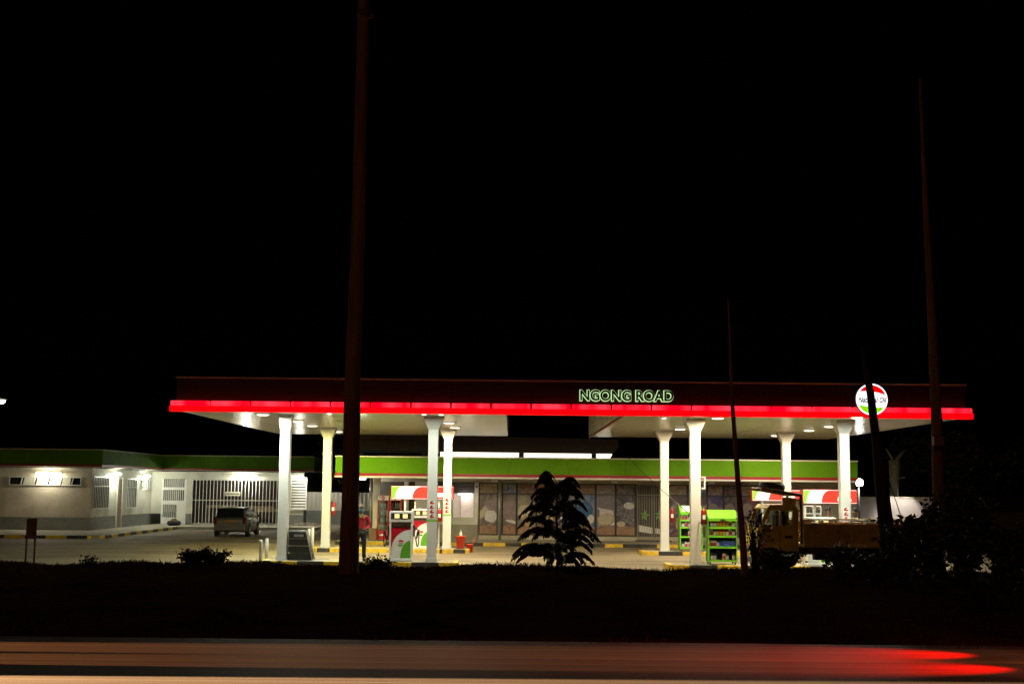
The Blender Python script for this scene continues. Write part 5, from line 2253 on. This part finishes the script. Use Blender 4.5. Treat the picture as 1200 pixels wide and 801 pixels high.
def person(loc, rotz, label, height, shirt, trouser, arms='front', mask=True, cap=True, shoes=M_shoe, badge=False):
    t = thing('person', label, 'person', loc, rotz)
    k = height / 1.75
    # faces -Y
    if arms == 'front':
        L = [(-.215, 0, 1.38), (-.27, .02, 1.10), (-.12, -.22, 1.02), (-.05, -.27, 1.03)]
        Rr = [(.215, 0, 1.38), (.28, .02, 1.10), (.13, -.20, 1.00), (.05, -.26, 1.00)]
    else:
        L = [(-.215, 0, 1.38), (-.25, .03, 1.10), (-.24, -.05, .86), (-.235, -.07, .78)]
        Rr = [(.215, 0, 1.38), (.25, .03, 1.10), (.20, -.20, 1.00), (.15, -.27, 1.0)]
    J = [((0, 0, .95), (.135, .10)), ((0, 0, 1.15), (.125, .09)), ((0, 0, 1.36), (.15, .10)), ((0, 0, 1.46), .055), ((0, -.01, 1.54), .05),
         ((0, -.02, 1.62), (.075, .09)), ((0, -.02, 1.70), (.07, .085)), ((0, -.01, 1.745), .04)]
    E = [(0, 1), (1, 2), (2, 3), (3, 4), (4, 5), (5, 6), (6, 7)]
    for arm in (L, Rr):
        b = len(J)
        for p, r in zip(arm, (.055, .043, .032, .028)):
            J.append((p, r))
        E += [(2, b), (b, b + 1), (b + 1, b + 2), (b + 2, b + 3)]
        # hand: palm + fingers
        h = Vector(arm[3])
        d = (Vector(arm[3]) - Vector(arm[2])).normalized()
        sd = Vector((0, 0, 1)) if arms == 'front' else Vector((0, 1, 0))
        sd = (sd - d * sd.dot(d)).normalized()
        nn = d.cross(sd)
        pm = len(J)
        J.append((tuple(h + d * .045), (.03, .018)))
        E.append((b + 3, pm))
        for fi, (o_, ln) in enumerate(((-.026, .055), (-.009, .07), (.009, .066), (.026, .05))):
            i0 = len(J)
            J.append((tuple(h + d * (.055 + ln * .5) + sd * o_ + nn * .01), .009))
            J.append((tuple(h + d * (.055 + ln) + sd * o_ + nn * .028), .0075))
            E += [(pm, i0), (i0, i0 + 1)]
        i0 = len(J)
        J.append((tuple(h + d * .04 - sd * .045 + nn * .015), .010))
        E.append((pm, i0))
    for s, dy in ((-1, .0), (1, -.03)):
        b = len(J)
        J += [((s * .10, 0, .88), .088), ((s * .115, -.015 + dy, .50), .058), ((s * .12, .02 + dy, .12), .040), ((s * .12, .03 + dy, .045), .038), ((s * .13, -.12 + dy, .03), (.036, .024))]
        E += [(0, b), (b, b + 1), (b + 1, b + 2), (b + 2, b + 3), (b + 3, b + 4)]
    J = [(tuple(Vector(p) * k), tuple(q * k for q in (r if isinstance(r, tuple) else (r, r)))) for p, r in J]
    body = skinned('body', J, E, [M_skin], t)
    # shirt: torso + upper arms, a bit larger
    g = 1.16
    SJ = [((0, 0, .90), (.155, .115)), ((0, 0, 1.12), (.15, .11)), ((0, 0, 1.36), (.165, .115)), ((0, 0, 1.445), .07)]
    SE = [(0, 1), (1, 2), (2, 3)]
    for arm in (L, Rr):
        b = len(SJ)
        SJ += [(arm[0], .07), (arm[1], .058), (tuple(Vector(arm[1]).lerp(Vector(arm[2]), .85)), .048)]
        SE += [(2, b), (b, b + 1), (b + 1, b + 2)]
    SJ = [(tuple(Vector(p) * k), tuple(q * k for q in (r if isinstance(r, tuple) else (r, r)))) for p, r in SJ]
    skinned('jacket', SJ, SE, [shirt], t)
    TJ = [((0, .0, .93), (.145, .112))]
    TE = []
    for s, dy in ((-1, .0), (1, -.03)):
        b = len(TJ)
        TJ += [((s * .10, 0, .86), .10), ((s * .115, -.015 + dy, .50), .075), ((s * .12, .02 + dy, .09), .062)]
        TE += [(0, b), (b, b + 1), (b + 1, b + 2)]
    TJ = [(tuple(Vector(p) * k), tuple(q * k for q in (r if isinstance(r, tuple) else (r, r)))) for p, r in TJ]
    skinned('trousers', TJ, TE, [trouser], t)
    for s, dy in ((-1, .0), (1, -.03)):
        bm = NB()
        loft(bm, [[(s * .12 + .045 * math.cos(a), .08 + dy, .035 + .035 * math.sin(a)) for a in [2 * PI * i / 10 for i in range(10)]],
                  [(s * .12 + .052 * math.cos(a), .02 + dy, .06 + .058 * math.sin(a)) for a in [2 * PI * i / 10 for i in range(10)]],
                  [(s * .125 + .05 * math.cos(a), -.08 + dy, .042 + .04 * math.sin(a)) for a in [2 * PI * i / 10 for i in range(10)]],
                  [(s * .13 + .035 * math.cos(a), -.18 + dy, .03 + .026 * math.sin(a)) for a in [2 * PI * i / 10 for i in range(10)]]])
        new('shoe', bm, shoes, t)
    # face: eyes, nose, ears
    bm = NB()
    for s in (-1, 1):
        bmesh.ops.create_uvsphere(bm, u_segments=8, v_segments=6, radius=.011, matrix=Matrix.Translation((s * .03 * k, -.098 * k, 1.655 * k)))
    new('eyes', bm, mat('eye_white', (.6, .58, .55), .3), t)
    bm = NB()
    tube(bm, [(0, -.10 * k, 1.655 * k), (0, -.125 * k, 1.62 * k), (0, -.105 * k, 1.61 * k)], [.008, .014, .01], 6)
    for s in (-1, 1):
        box(bm, s * .074 * k, s * .088 * k, -.02, .02, 1.625 * k, 1.675 * k, .005)
    new('nose_and_ears', bm, M_skin, t)
    if mask:
        bm = NB()
        st = []
        for z, w_, y in ((1.56, .045, -.085), (1.58, .062, -.112), (1.615, .066, -.125), (1.635, .06, -.112)):
            st.append([(-w_ * k, -.04 * k, z * k), (-w_ * .8 * k, y * .88 * k, z * k), (0, y * k, z * k), (w_ * .8 * k, y * .88 * k, z * k), (w_ * k, -.04 * k, z * k), (0, -.03 * k, z * k)])
        loft(bm, st)
        new('face_mask', bm, M_mask, t)
    if cap:
        bm = NB()
        lathe(bm, [(.088 * k, 1.685 * k), (.092 * k, 1.71 * k), (.08 * k, 1.755 * k), (.045 * k, 1.785 * k), (.01, 1.792 * k)], (0, -.015 * k, 0), n=18)
        cpo = new('cap', bm, M_capw, t)
        bm = NB()
        prism(bm, [(-.07 * k, -.07 * k), (.07 * k, -.07 * k), (.055 * k, -.15 * k), (0, -.17 * k), (-.055 * k, -.15 * k)], 1.69 * k, 1.70 * k, axis='Z')
        new('cap_peak', bm, M_capw, cpo)
    else:
        bm = NB()
        lathe(bm, [(.082 * k, 1.67 * k), (.088 * k, 1.71 * k), (.075 * k, 1.755 * k), (.03 * k, 1.778 * k)], (0, -.003 * k, 0), n=16)
        new('hair', bm, M_black, t)
    if badge:
        bm = NB()
        for s in (-1, 1):
            box(bm, s * .07, s * .13, -.135, -.118, 1.34, 1.40, .005)
        prism(bm, [(-.05, 1.44), (.05, 1.44), (.02, 1.36), (-.02, 1.36)], -.135, -.12)
        new('collar_patch', bm, mat('patch_green', (.2, .4, .08), .6), t)
    return t


pp = W(421.8, 655, 39.75)
person((pp.x, 39.75, 0.0), math.radians(8), 'person in red jacket, dark trousers, pale cap and face mask beside the pole', 1.74, M_shirt, M_trouser, 'front', True, True, badge=True)
pa = W(971, 600, 40.3)
person((pa.x, 40.35, 0), math.radians(150), 'person in dark clothing below the large lit sign behind the truck', 1.80, M_darkcl, M_trouser, 'side', False, False)
pa = W(1002.5, 600, 40.2)
person((pa.x, 40.2, 0), math.radians(-60), 'person in dark clothing right of the column behind the truck bed', 1.78, M_darkcl, M_trouser, 'side', False, False)

# ================================================================== POLES
def pole(pts, D, rpx, label, name='utility_pole', m=M_wood, z_base=None, extra=None):
    """pts: pixel centre line from top to bottom; stands on the verge"""
    ps = [W(x, y, D) for x, y in pts]
    base = ps[-1]
    gz = verge_z(base.x, D)
    if ps[-1].z > gz - .1:
        d = (ps[-1] - ps[-2]).normalized()
        tt = (gz - .2 - ps[-1].z) / d.z
        ps[-1] = ps[-1] + d * tt
    rs = [r * D / F for r in rpx]
    t = thing(name, label, 'pole' if 'pole' in name else 'tree', (ps[-1].x, D, gz))
    # refine and roughen
    P2, R2 = [], []
    rr = random.Random(len(label))
    for i in range(len(ps) - 1):
        for k in range(8):
            f = k / 8
            P2.append(ps[i].lerp(ps[i + 1], f)); R2.append((rs[i] + (rs[i + 1] - rs[i]) * f) * rr.uniform(.97, 1.03))
    P2.append(ps[-1]); R2.append(rs[-1])
    bm = NB()
    tube(bm, P2, R2, 14)
    new('shaft' if 'pole' in name else 'trunk', bm, m, t, world=True)
    return t


t = pole([(428, -60), (426, 0), (419, 300), (413.5, 430), (410.5, 590), (408.5, 672)], 26.5, [6.4, 7, 8.5, 9.3, 10.4, 12.5], 'thick wooden utility pole rising through the picture left of the dispenser')
bm = NB()
a, b_ = W(426.6, 13, 26.5), W(426.2, 20, 26.5)
cyl(bm, a, b_, 8.6 * 26.5 / F, n=14)
box(bm, a.x + .12, a.x + .22, 26.45, 26.55, b_.z - .02, b_.z + .06)
new('pole_band', bm, M_rust, t, world=True)
pole([(853.5, 350), (858, 470), (866, 580), (871, 640), (873, 672)], 26.6, [1.2, 2.3, 3.2, 3.9, 4.6], 'thin leaning wooden pole standing between the green rack and the truck')
t = pole([(1078, 92), (1085, 250), (1093, 400), (1098, 500), (1100, 600), (1101, 672)], 26.8, [1.6, 3.2, 5.2, 6.6, 7.2, 7.5], 'tall leaning pole carrying a small box, farthest right')
bm = NB()
a = W(1099, 516.5, 26.6)
box(bm, a.x - .11, a.x + .11, 26.5, 26.66, a.z - .10, a.z + .10, .01)
new('meter_box', bm, mat('box_brown', (.22, .09, .06), .6), t, world=True)
t = pole([(1010, 405), (1020, 460), (1026, 510), (1032, 560), (1038, 610), (1042, 674)], 26.4, [2.5, 4.5, 5.0, 7.5, 8.5, 10], 'rough leaning trunk crossing in front of the round emblem', 'leaning_tree', M_bark)

# cables
def cable(pts, r, label):
    bm = NB()
    tube(bm, pts, r, 6)
    o = new('cable', bm, M_cable, center=True)
    setp(o, label, 'cable')


a, b_ = W(737, 537, 53.8), W(826, 617, 39.0)
cable([a.lerp(b_, i / 10) - Vector((0, 0, .06 * math.sin(PI * i / 10))) for i in range(11)], .012, 'thin dark cable slanting from the shop fascia to the column by the oil rack')
cable([W(1031, 535, 26.2), W(1046, 575, 26.2), W(1056, 605, 26.2), W(1066, 668, 26.2)], .010, 'thin cable hanging from the leaning trunk over the pale wall')

# small sign on two legs, left
t = thing('small_signboard', 'small worn board on two thin legs in front of the left pavement', 'sign', (WX(37, 29, 640), 29, verge_z(WX(37, 29), 29)))
bm = NB()
gz0 = t.location.z
for px in (31.5, 41.3):
    x = WX(px, 29, 630) - t.location.x
    box(bm, x - .018, x + .018, -.02, .02, -.1, WZ(608, 29, px) - gz0)
new('leg', bm, M_rust, t)
bm = NB()
x0, x1 = WX(32.5, 29, 620) - t.location.x, WX(43.5, 29, 620) - t.location.x
box(bm, x0, x1, -.04, -.022, WZ(631, 29, 37) - gz0, WZ(607, 29, 37) - gz0, .008)
new('board', bm, mat('worn_board', (.30, .17, .12), .8, var=.5, scale=7), t)

# ================================================================== PLANTS
def leafquad(bm, p, d, side, L, w, fold=.25):
    """pointed leaf: 6 verts"""
    n = d.cross(side).normalized()
    a = bm.verts.new(p)
    b1 = bm.verts.new(p + d * L * .4 + side * w + n * w * fold)
    b2 = bm.verts.new(p + d * L * .4 - side * w + n * w * fold)
    m_ = bm.verts.new(p + d * L * .45)
    e = bm.verts.new(p + d * L)
    bm.faces.new((a, b1, m_)); bm.faces.new((a, m_, b2)); bm.faces.new((m_, b1, e)); bm.faces.new((m_, e, b2))


def frond_tree(px, D, pyb, pyt, label):
    x = WX(px, D, 640)
    z0 = verge_z(x, D) - .03
    H = WZ(pyt, D, px) - z0
    t = thing('young_tree', label, 'tree', (x, D, z0))
    rr = random.Random(21)
    bm = NB()
    tube(bm, [(0, 0, 0), (.01, 0, H * .3), (-.015, .01, H * .6), (.0, 0, H * .93)], [.028, .022, .016, .008], 8)
    new('trunk', bm, M_bark, t)
    bm = NB()
    tiers = 8
    for ti in range(tiers):
        f = ti / (tiers - 1)
        zb0 = H * (.14 + .76 * f)
        length = (1.10 - .46 * f) * rr.uniform(.88, 1.06)
        na = 8
        for q in range(na):
            az = (ti * na + q) * 2.39996 + rr.uniform(-.2, .2)
            if q < 2 and ti < 5: az = (0 if q == 0 else PI) + rr.uniform(-.45, .45)
            zb_ = zb0 + rr.uniform(-.05, .05) * H
            L = length * rr.uniform(.72, 1.08) * (1 if q < 2 else .85)
            rise = rr.uniform(.22, .34) + .22 * f
            out = Vector((math.cos(az), math.sin(az), 0))
            pts = []
            for i in range(9):
                u = i / 8
                r_ = L * (u * (1 - .08 * u))
                z_ = zb_ + rise * math.sin(u * 2.2) * L * 1.1 - .22 * L * u ** 2.6
                pts.append(out * r_ + Vector((0, 0, z_)))
            tube(bm, pts, [.010 - .0009 * i for i in range(9)], 5)
            sd = Vector((-out.y, out.x, 0))
            nl = 17
            for i in range(1, nl + 1):
                u = .14 + .86 * i / nl
                k = u * 8
                i0 = min(int(k), 7)
                p = pts[i0].lerp(pts[i0 + 1], k - i0)
                tg = (pts[i0 + 1] - pts[i0]).normalized()
                ll = .175 * (1.15 - .6 * abs(u - .5)) * rr.uniform(.85, 1.15)
                for s in (-1, 1):
                    if rr.random() < .12: continue
                    d = (sd * s * .62 + tg * .45 + Vector((0, 0, -.62 - rr.uniform(0, .25)))).normalized()
                    w_ = tg
                    w_ = (w_ - d * w_.dot(d)).normalized()
                    leafquad(bm, p, d, w_, ll, ll * rr.uniform(.19, .27))
            leafquad(bm, pts[-1], (out * .4 + Vector((0, 0, -.9))).normalized(), sd, .18, .035)
    new('crown', bm, M_leaf, t, norm=False)
    return t


frond_tree(653, 26, 668, 560, 'young tree with drooping feathery fronds silhouetted before the shop windows')


def bush(x, y, z, rx, ry, rz, n, leaf, label, name='bush', cat='bush', stems=8, seed=1, m=M_leaf2, twiggy=False):
    t = thing(name, label, cat, (x, y, z))
    rr = random.Random(seed)
    bm = NB(); bl = NB()
    tips = []
    for i in range(stems):
        a = rr.uniform(0, 2 * PI)
        r = rr.uniform(.3, 1)
        top = Vector((math.cos(a) * rx * r, math.sin(a) * ry * r, rz * rr.uniform(.7, 1.7)))
        mid = Vector((top.x * .35, top.y * .35, top.z * .55))
        pts = [Vector((top.x * .08, top.y * .08, -.05)), mid * .5 + Vector((0, 0, -.02)), mid, mid.lerp(top, .5) + Vector((0, 0, .04)), top]
        tube(bm, pts, [.018, .014, .011, .008, .004], 5)
        tips.append(pts)
        for k in range(3 if twiggy else 1):
            q = pts[2].lerp(pts[4], rr.uniform(0, .9))
            e = q + Vector((rr.uniform(-.3, .3), rr.uniform(-.3, .3), rr.uniform(.05, .35))) * (rz * .7)
            tube(bm, [q, q.lerp(e, .5) + Vector((0, 0, .02)), e], [.006, .005, .003], 4)
            tips.append([q, q, q.lerp(e, .5), e, e])
    for i in range(n):
        pts = rr.choice(tips)
        u = rr.uniform(.8, 3.99)
        k = int(u)
        p = pts[k].lerp(pts[k + 1], u - k) + Vector((rr.gauss(0, .06), rr.gauss(0, .06), rr.gauss(0, .05)))
        if p.z < 0: p.z = rr.uniform(0, .1)
        d = Vector((rr.gauss(0, 1), rr.gauss(0, 1), rr.gauss(-.1, .6))).normalized()
        sd = d.orthogonal().normalized()
        sd = Matrix.Rotation(rr.uniform(0, PI), 3, d) @ sd
        L = leaf * rr.uniform(.6, 1.3)
        leafquad(bl, p, d, sd, L, L * rr.uniform(.22, .36))
    new('stems', bm, M_bark, t)
    new('foliage', bl, m, t, norm=False)
    return t


def vb(px, D, *a, **k):
    x = WX(px, D, 650)
    return bush(x, D, verge_z(x, D) - .02, *a, **k)


vb(228, 27.3, .50, .35, .24, 1500, .07, 'low rounded bush silhouetted on the verge before the parked car', seed=3, stems=16, m=M_leaf)
vb(255, 27.5, .45, .35, .17, 900, .07, 'flat trailing bush on the verge right of the rounded one', seed=4, stems=12, m=M_leaf)
vb(106, 27.6, .22, .2, .11, 300, .06, 'tiny leafy clump on the verge near the small signboard', seed=5, stems=7, m=M_leaf)
vb(440, 27.5, .60, .3, .14, 900, .06, 'low grassy clump on the verge right of the thick pole', seed=6, stems=14, m=M_leaf)
vb(884, 27.0, .30, .25, .85, 210, .09, 'spindly bare-looking shrub in front of the truck cab', seed=7, stems=16, m=M_leaf, twiggy=True)
vb(985, 26.0, .50, .35, .42, 900, .10, 'leafy shrub in front of the truck bed', seed=8, stems=14)
vb(1060, 24.5, .45, .4, .95, 900, .15, 'broad-leaved shrub beside the leaning trunk before the pale wall', seed=9, stems=12)
vb(1088, 25.5, .5, .4, 1.0, 1900, .13, 'dense broad-leaved shrub at the foot of the tall right pole', seed=10, stems=16)
vb(1130, 24.5, .8, .5, 1.1, 3200, .13, 'wide dark shrub right of the tall pole', seed=11, stems=20)
vb(1180, 23.5, .8, .5, 1.05, 3000, .13, 'dark shrub filling the right edge of the picture', seed=12, stems=20)
vb(1030, 25.2, .7, .4, .34, 1300, .11, 'low shrub around the foot of the leaning trunk', seed=13, stems=16)

vb(915, 27.3, .75, .3, .28, 1500, .08, 'low scrub on the verge in front of the truck front wheel', seed=15, stems=20, m=M_leaf)
vb(1022, 27.3, .5, .3, .30, 900, .08, 'low scrub on the verge in front of the truck rear wheel', seed=16, stems=16, m=M_leaf)
# trees beyond
def tree(x, y, z, H, R, n, label, seed):
    t = thing('background_tree', label, 'tree', (x, y, z), group='trees behind the station')
    rr = random.Random(seed)
    bm = NB()
    tube(bm, [(0, 0, 0), (.1, 0, H * .35), (-.05, .1, H * .6)], [.22, .16, .10], 8)
    cl = []
    for i in range(9):
        a = rr.uniform(0, 2 * PI)
        c = Vector((math.cos(a) * R * rr.uniform(.2, .8), math.sin(a) * R * rr.uniform(.2, .8), H * rr.uniform(.5, .92)))
        tube(bm, [Vector((0, 0, H * .4)), Vector((0, 0, H * .5)).lerp(c, .5), c], [.09, .06, .02], 5)
        cl.append((c, R * rr.uniform(.3, .5)))
    new('trunk', bm, M_bark, t)
    bl = NB()
    for i in range(n):
        c, r = rr.choice(cl)
        d = Vector((rr.gauss(0, 1), rr.gauss(0, 1), rr.gauss(0, .8))).normalized()
        p = c + d * r * rr.uniform(.5, 1.1)
        dd = Vector((rr.gauss(0, 1), rr.gauss(0, 1), rr.gauss(0, .6))).normalized()
        leafquad(bl, p, dd, dd.orthogonal().normalized(), rr.uniform(.2, .38), .09)
    new('crown', bl, M_leaf2, t, norm=False)
    return t


tree(WX(440, 70), 70, 0, 5.9, 2.8, 3500, 'dim leafy tree rising between the service building and the shop roof', 1)
tree(WX(395, 84), 84, 0, 5.6, 2.6, 3000, 'faint tree behind the corrugated wall left of the thick pole', 2)
tree(WX(1075, 66), 66, 0, 5.2, 2.8, 3500, 'dark tree behind the pale wall on the right', 3)
tree(WX(1150, 68), 68, 0, 5.0, 3.0, 3000, 'dark tree behind the pale wall at the far right edge', 4)
# pale trunk on the right
t = thing('pale_trunk', 'dim pale stump of a cut tree behind the pale wall', 'tree', (WX(1048, 61, 560), 61.5, 0))
bm = NB()
a, b_ = W(1048, 574, 61.5), W(1048.5, 539, 61.5)
x = t.location.x
tube(bm, [(a.x, 61.5, 0), (a.x, 61.5, a.z), (b_.x, 61.5, b_.z)], [.20, .22, .30], 12)
new('trunk', bm, mat('pale_bark', (.20, .19, .12), .9, var=.4, scale=5), t, world=True)
bm = NB()
tube(bm, [(b_.x, 61.5, b_.z - .1), (b_.x + .5, 61.5, b_.z + .5)], [.12, .05], 8)
tube(bm, [(b_.x, 61.5, b_.z - .1), (b_.x - .4, 61.6, b_.z + .6)], [.1, .04], 8)
new('branch', bm, MATS['pale_bark'], t, world=True)

# far street lamps (orange) and the lamp at the left edge
M_orange = emis('sodium_glow', (1.0, .42, .12), 2.2)
def street_lamp(px, py, D, label, m, r, arm=-1, power=0, col=(1, .8, .5)):
    p = W(px, py, D)
    t = thing('street_lamp', label, 'street lamp', (p.x, p.y, GZ))
    hz = p.z - GZ
    bm = NB()
    tube(bm, [(arm * 1.2, 0, 0), (arm * 1.2, 0, hz - .3), (arm * 1.0, 0, hz + .05), (0, 0, hz + .1)], [.09, .06, .05, .04], 8)
    new('post', bm, M_dgrey, t)
    bm = NB()
    box(bm, -r * 1.6, r * 1.6, -r * .6, r * .6, hz + .02, hz + .14, .03)
    new('head', bm, M_dgrey, t)
    bm = NB()
    lathe(bm, [(r * .3, -r * .75), (r * .8, -r * .5), (r, 0)], (0, 0, hz), n=12)
    new('lamp', bm, m, t)
    if power:
        light('POINT', 'street_light', (0, -.1, hz - r - .15), power, col, t, shadow_soft_size=.1)
    return t


street_lamp(367, 538, 190, 'distant orange street lamp, left of a close pair', M_orange, .38, -1)
street_lamp(374.5, 538.5, 180, 'distant orange street lamp nearest the yellowish column', M_orange, .38, 1)
street_lamp(1.0, 469, 75, 'street lamp at the left edge above the green fascia', emis('white_lamp', (1, .95, .8), 25), .26, -1, 300, (1, .9, .7))

# ================================================================== WORLD AND DIM AMBIENT
w = bpy.data.worlds.new('World')
S.world = w
w.use_nodes = True
nt = w.node_tree
bg = nt.nodes['Background']
sky = nt.nodes.new('ShaderNodeTexSky')
sky.sky_type = 'NISHITA'
sky.sun_disc = False
sky.sun_elevation = math.radians(-9)
sky.sun_rotation = math.radians(200)
nt.links.new(sky.outputs[0], bg.inputs[0])
bg.inputs[1].default_value = 0.01
sun = light('SUN', 'sun', (0, -20, 40), 0.080, (1.0, .52, .26), None, angle=math.radians(12))
sun.rotation_euler = (math.radians(62), 0, math.radians(-25))

S.view_settings.view_transform = 'Standard'
S.view_settings.look = 'None'
S.view_settings.gamma = 1
S.view_settings.exposure = 0
S.view_settings.use_curve_mapping = False
S.render.engine = 'CYCLES'
S.cycles.max_bounces = 6
S.cycles.diffuse_bounces = 3
S.cycles.glossy_bounces = 3
S.cycles.transparent_max_bounces = 12
S.cycles.use_light_tree = True
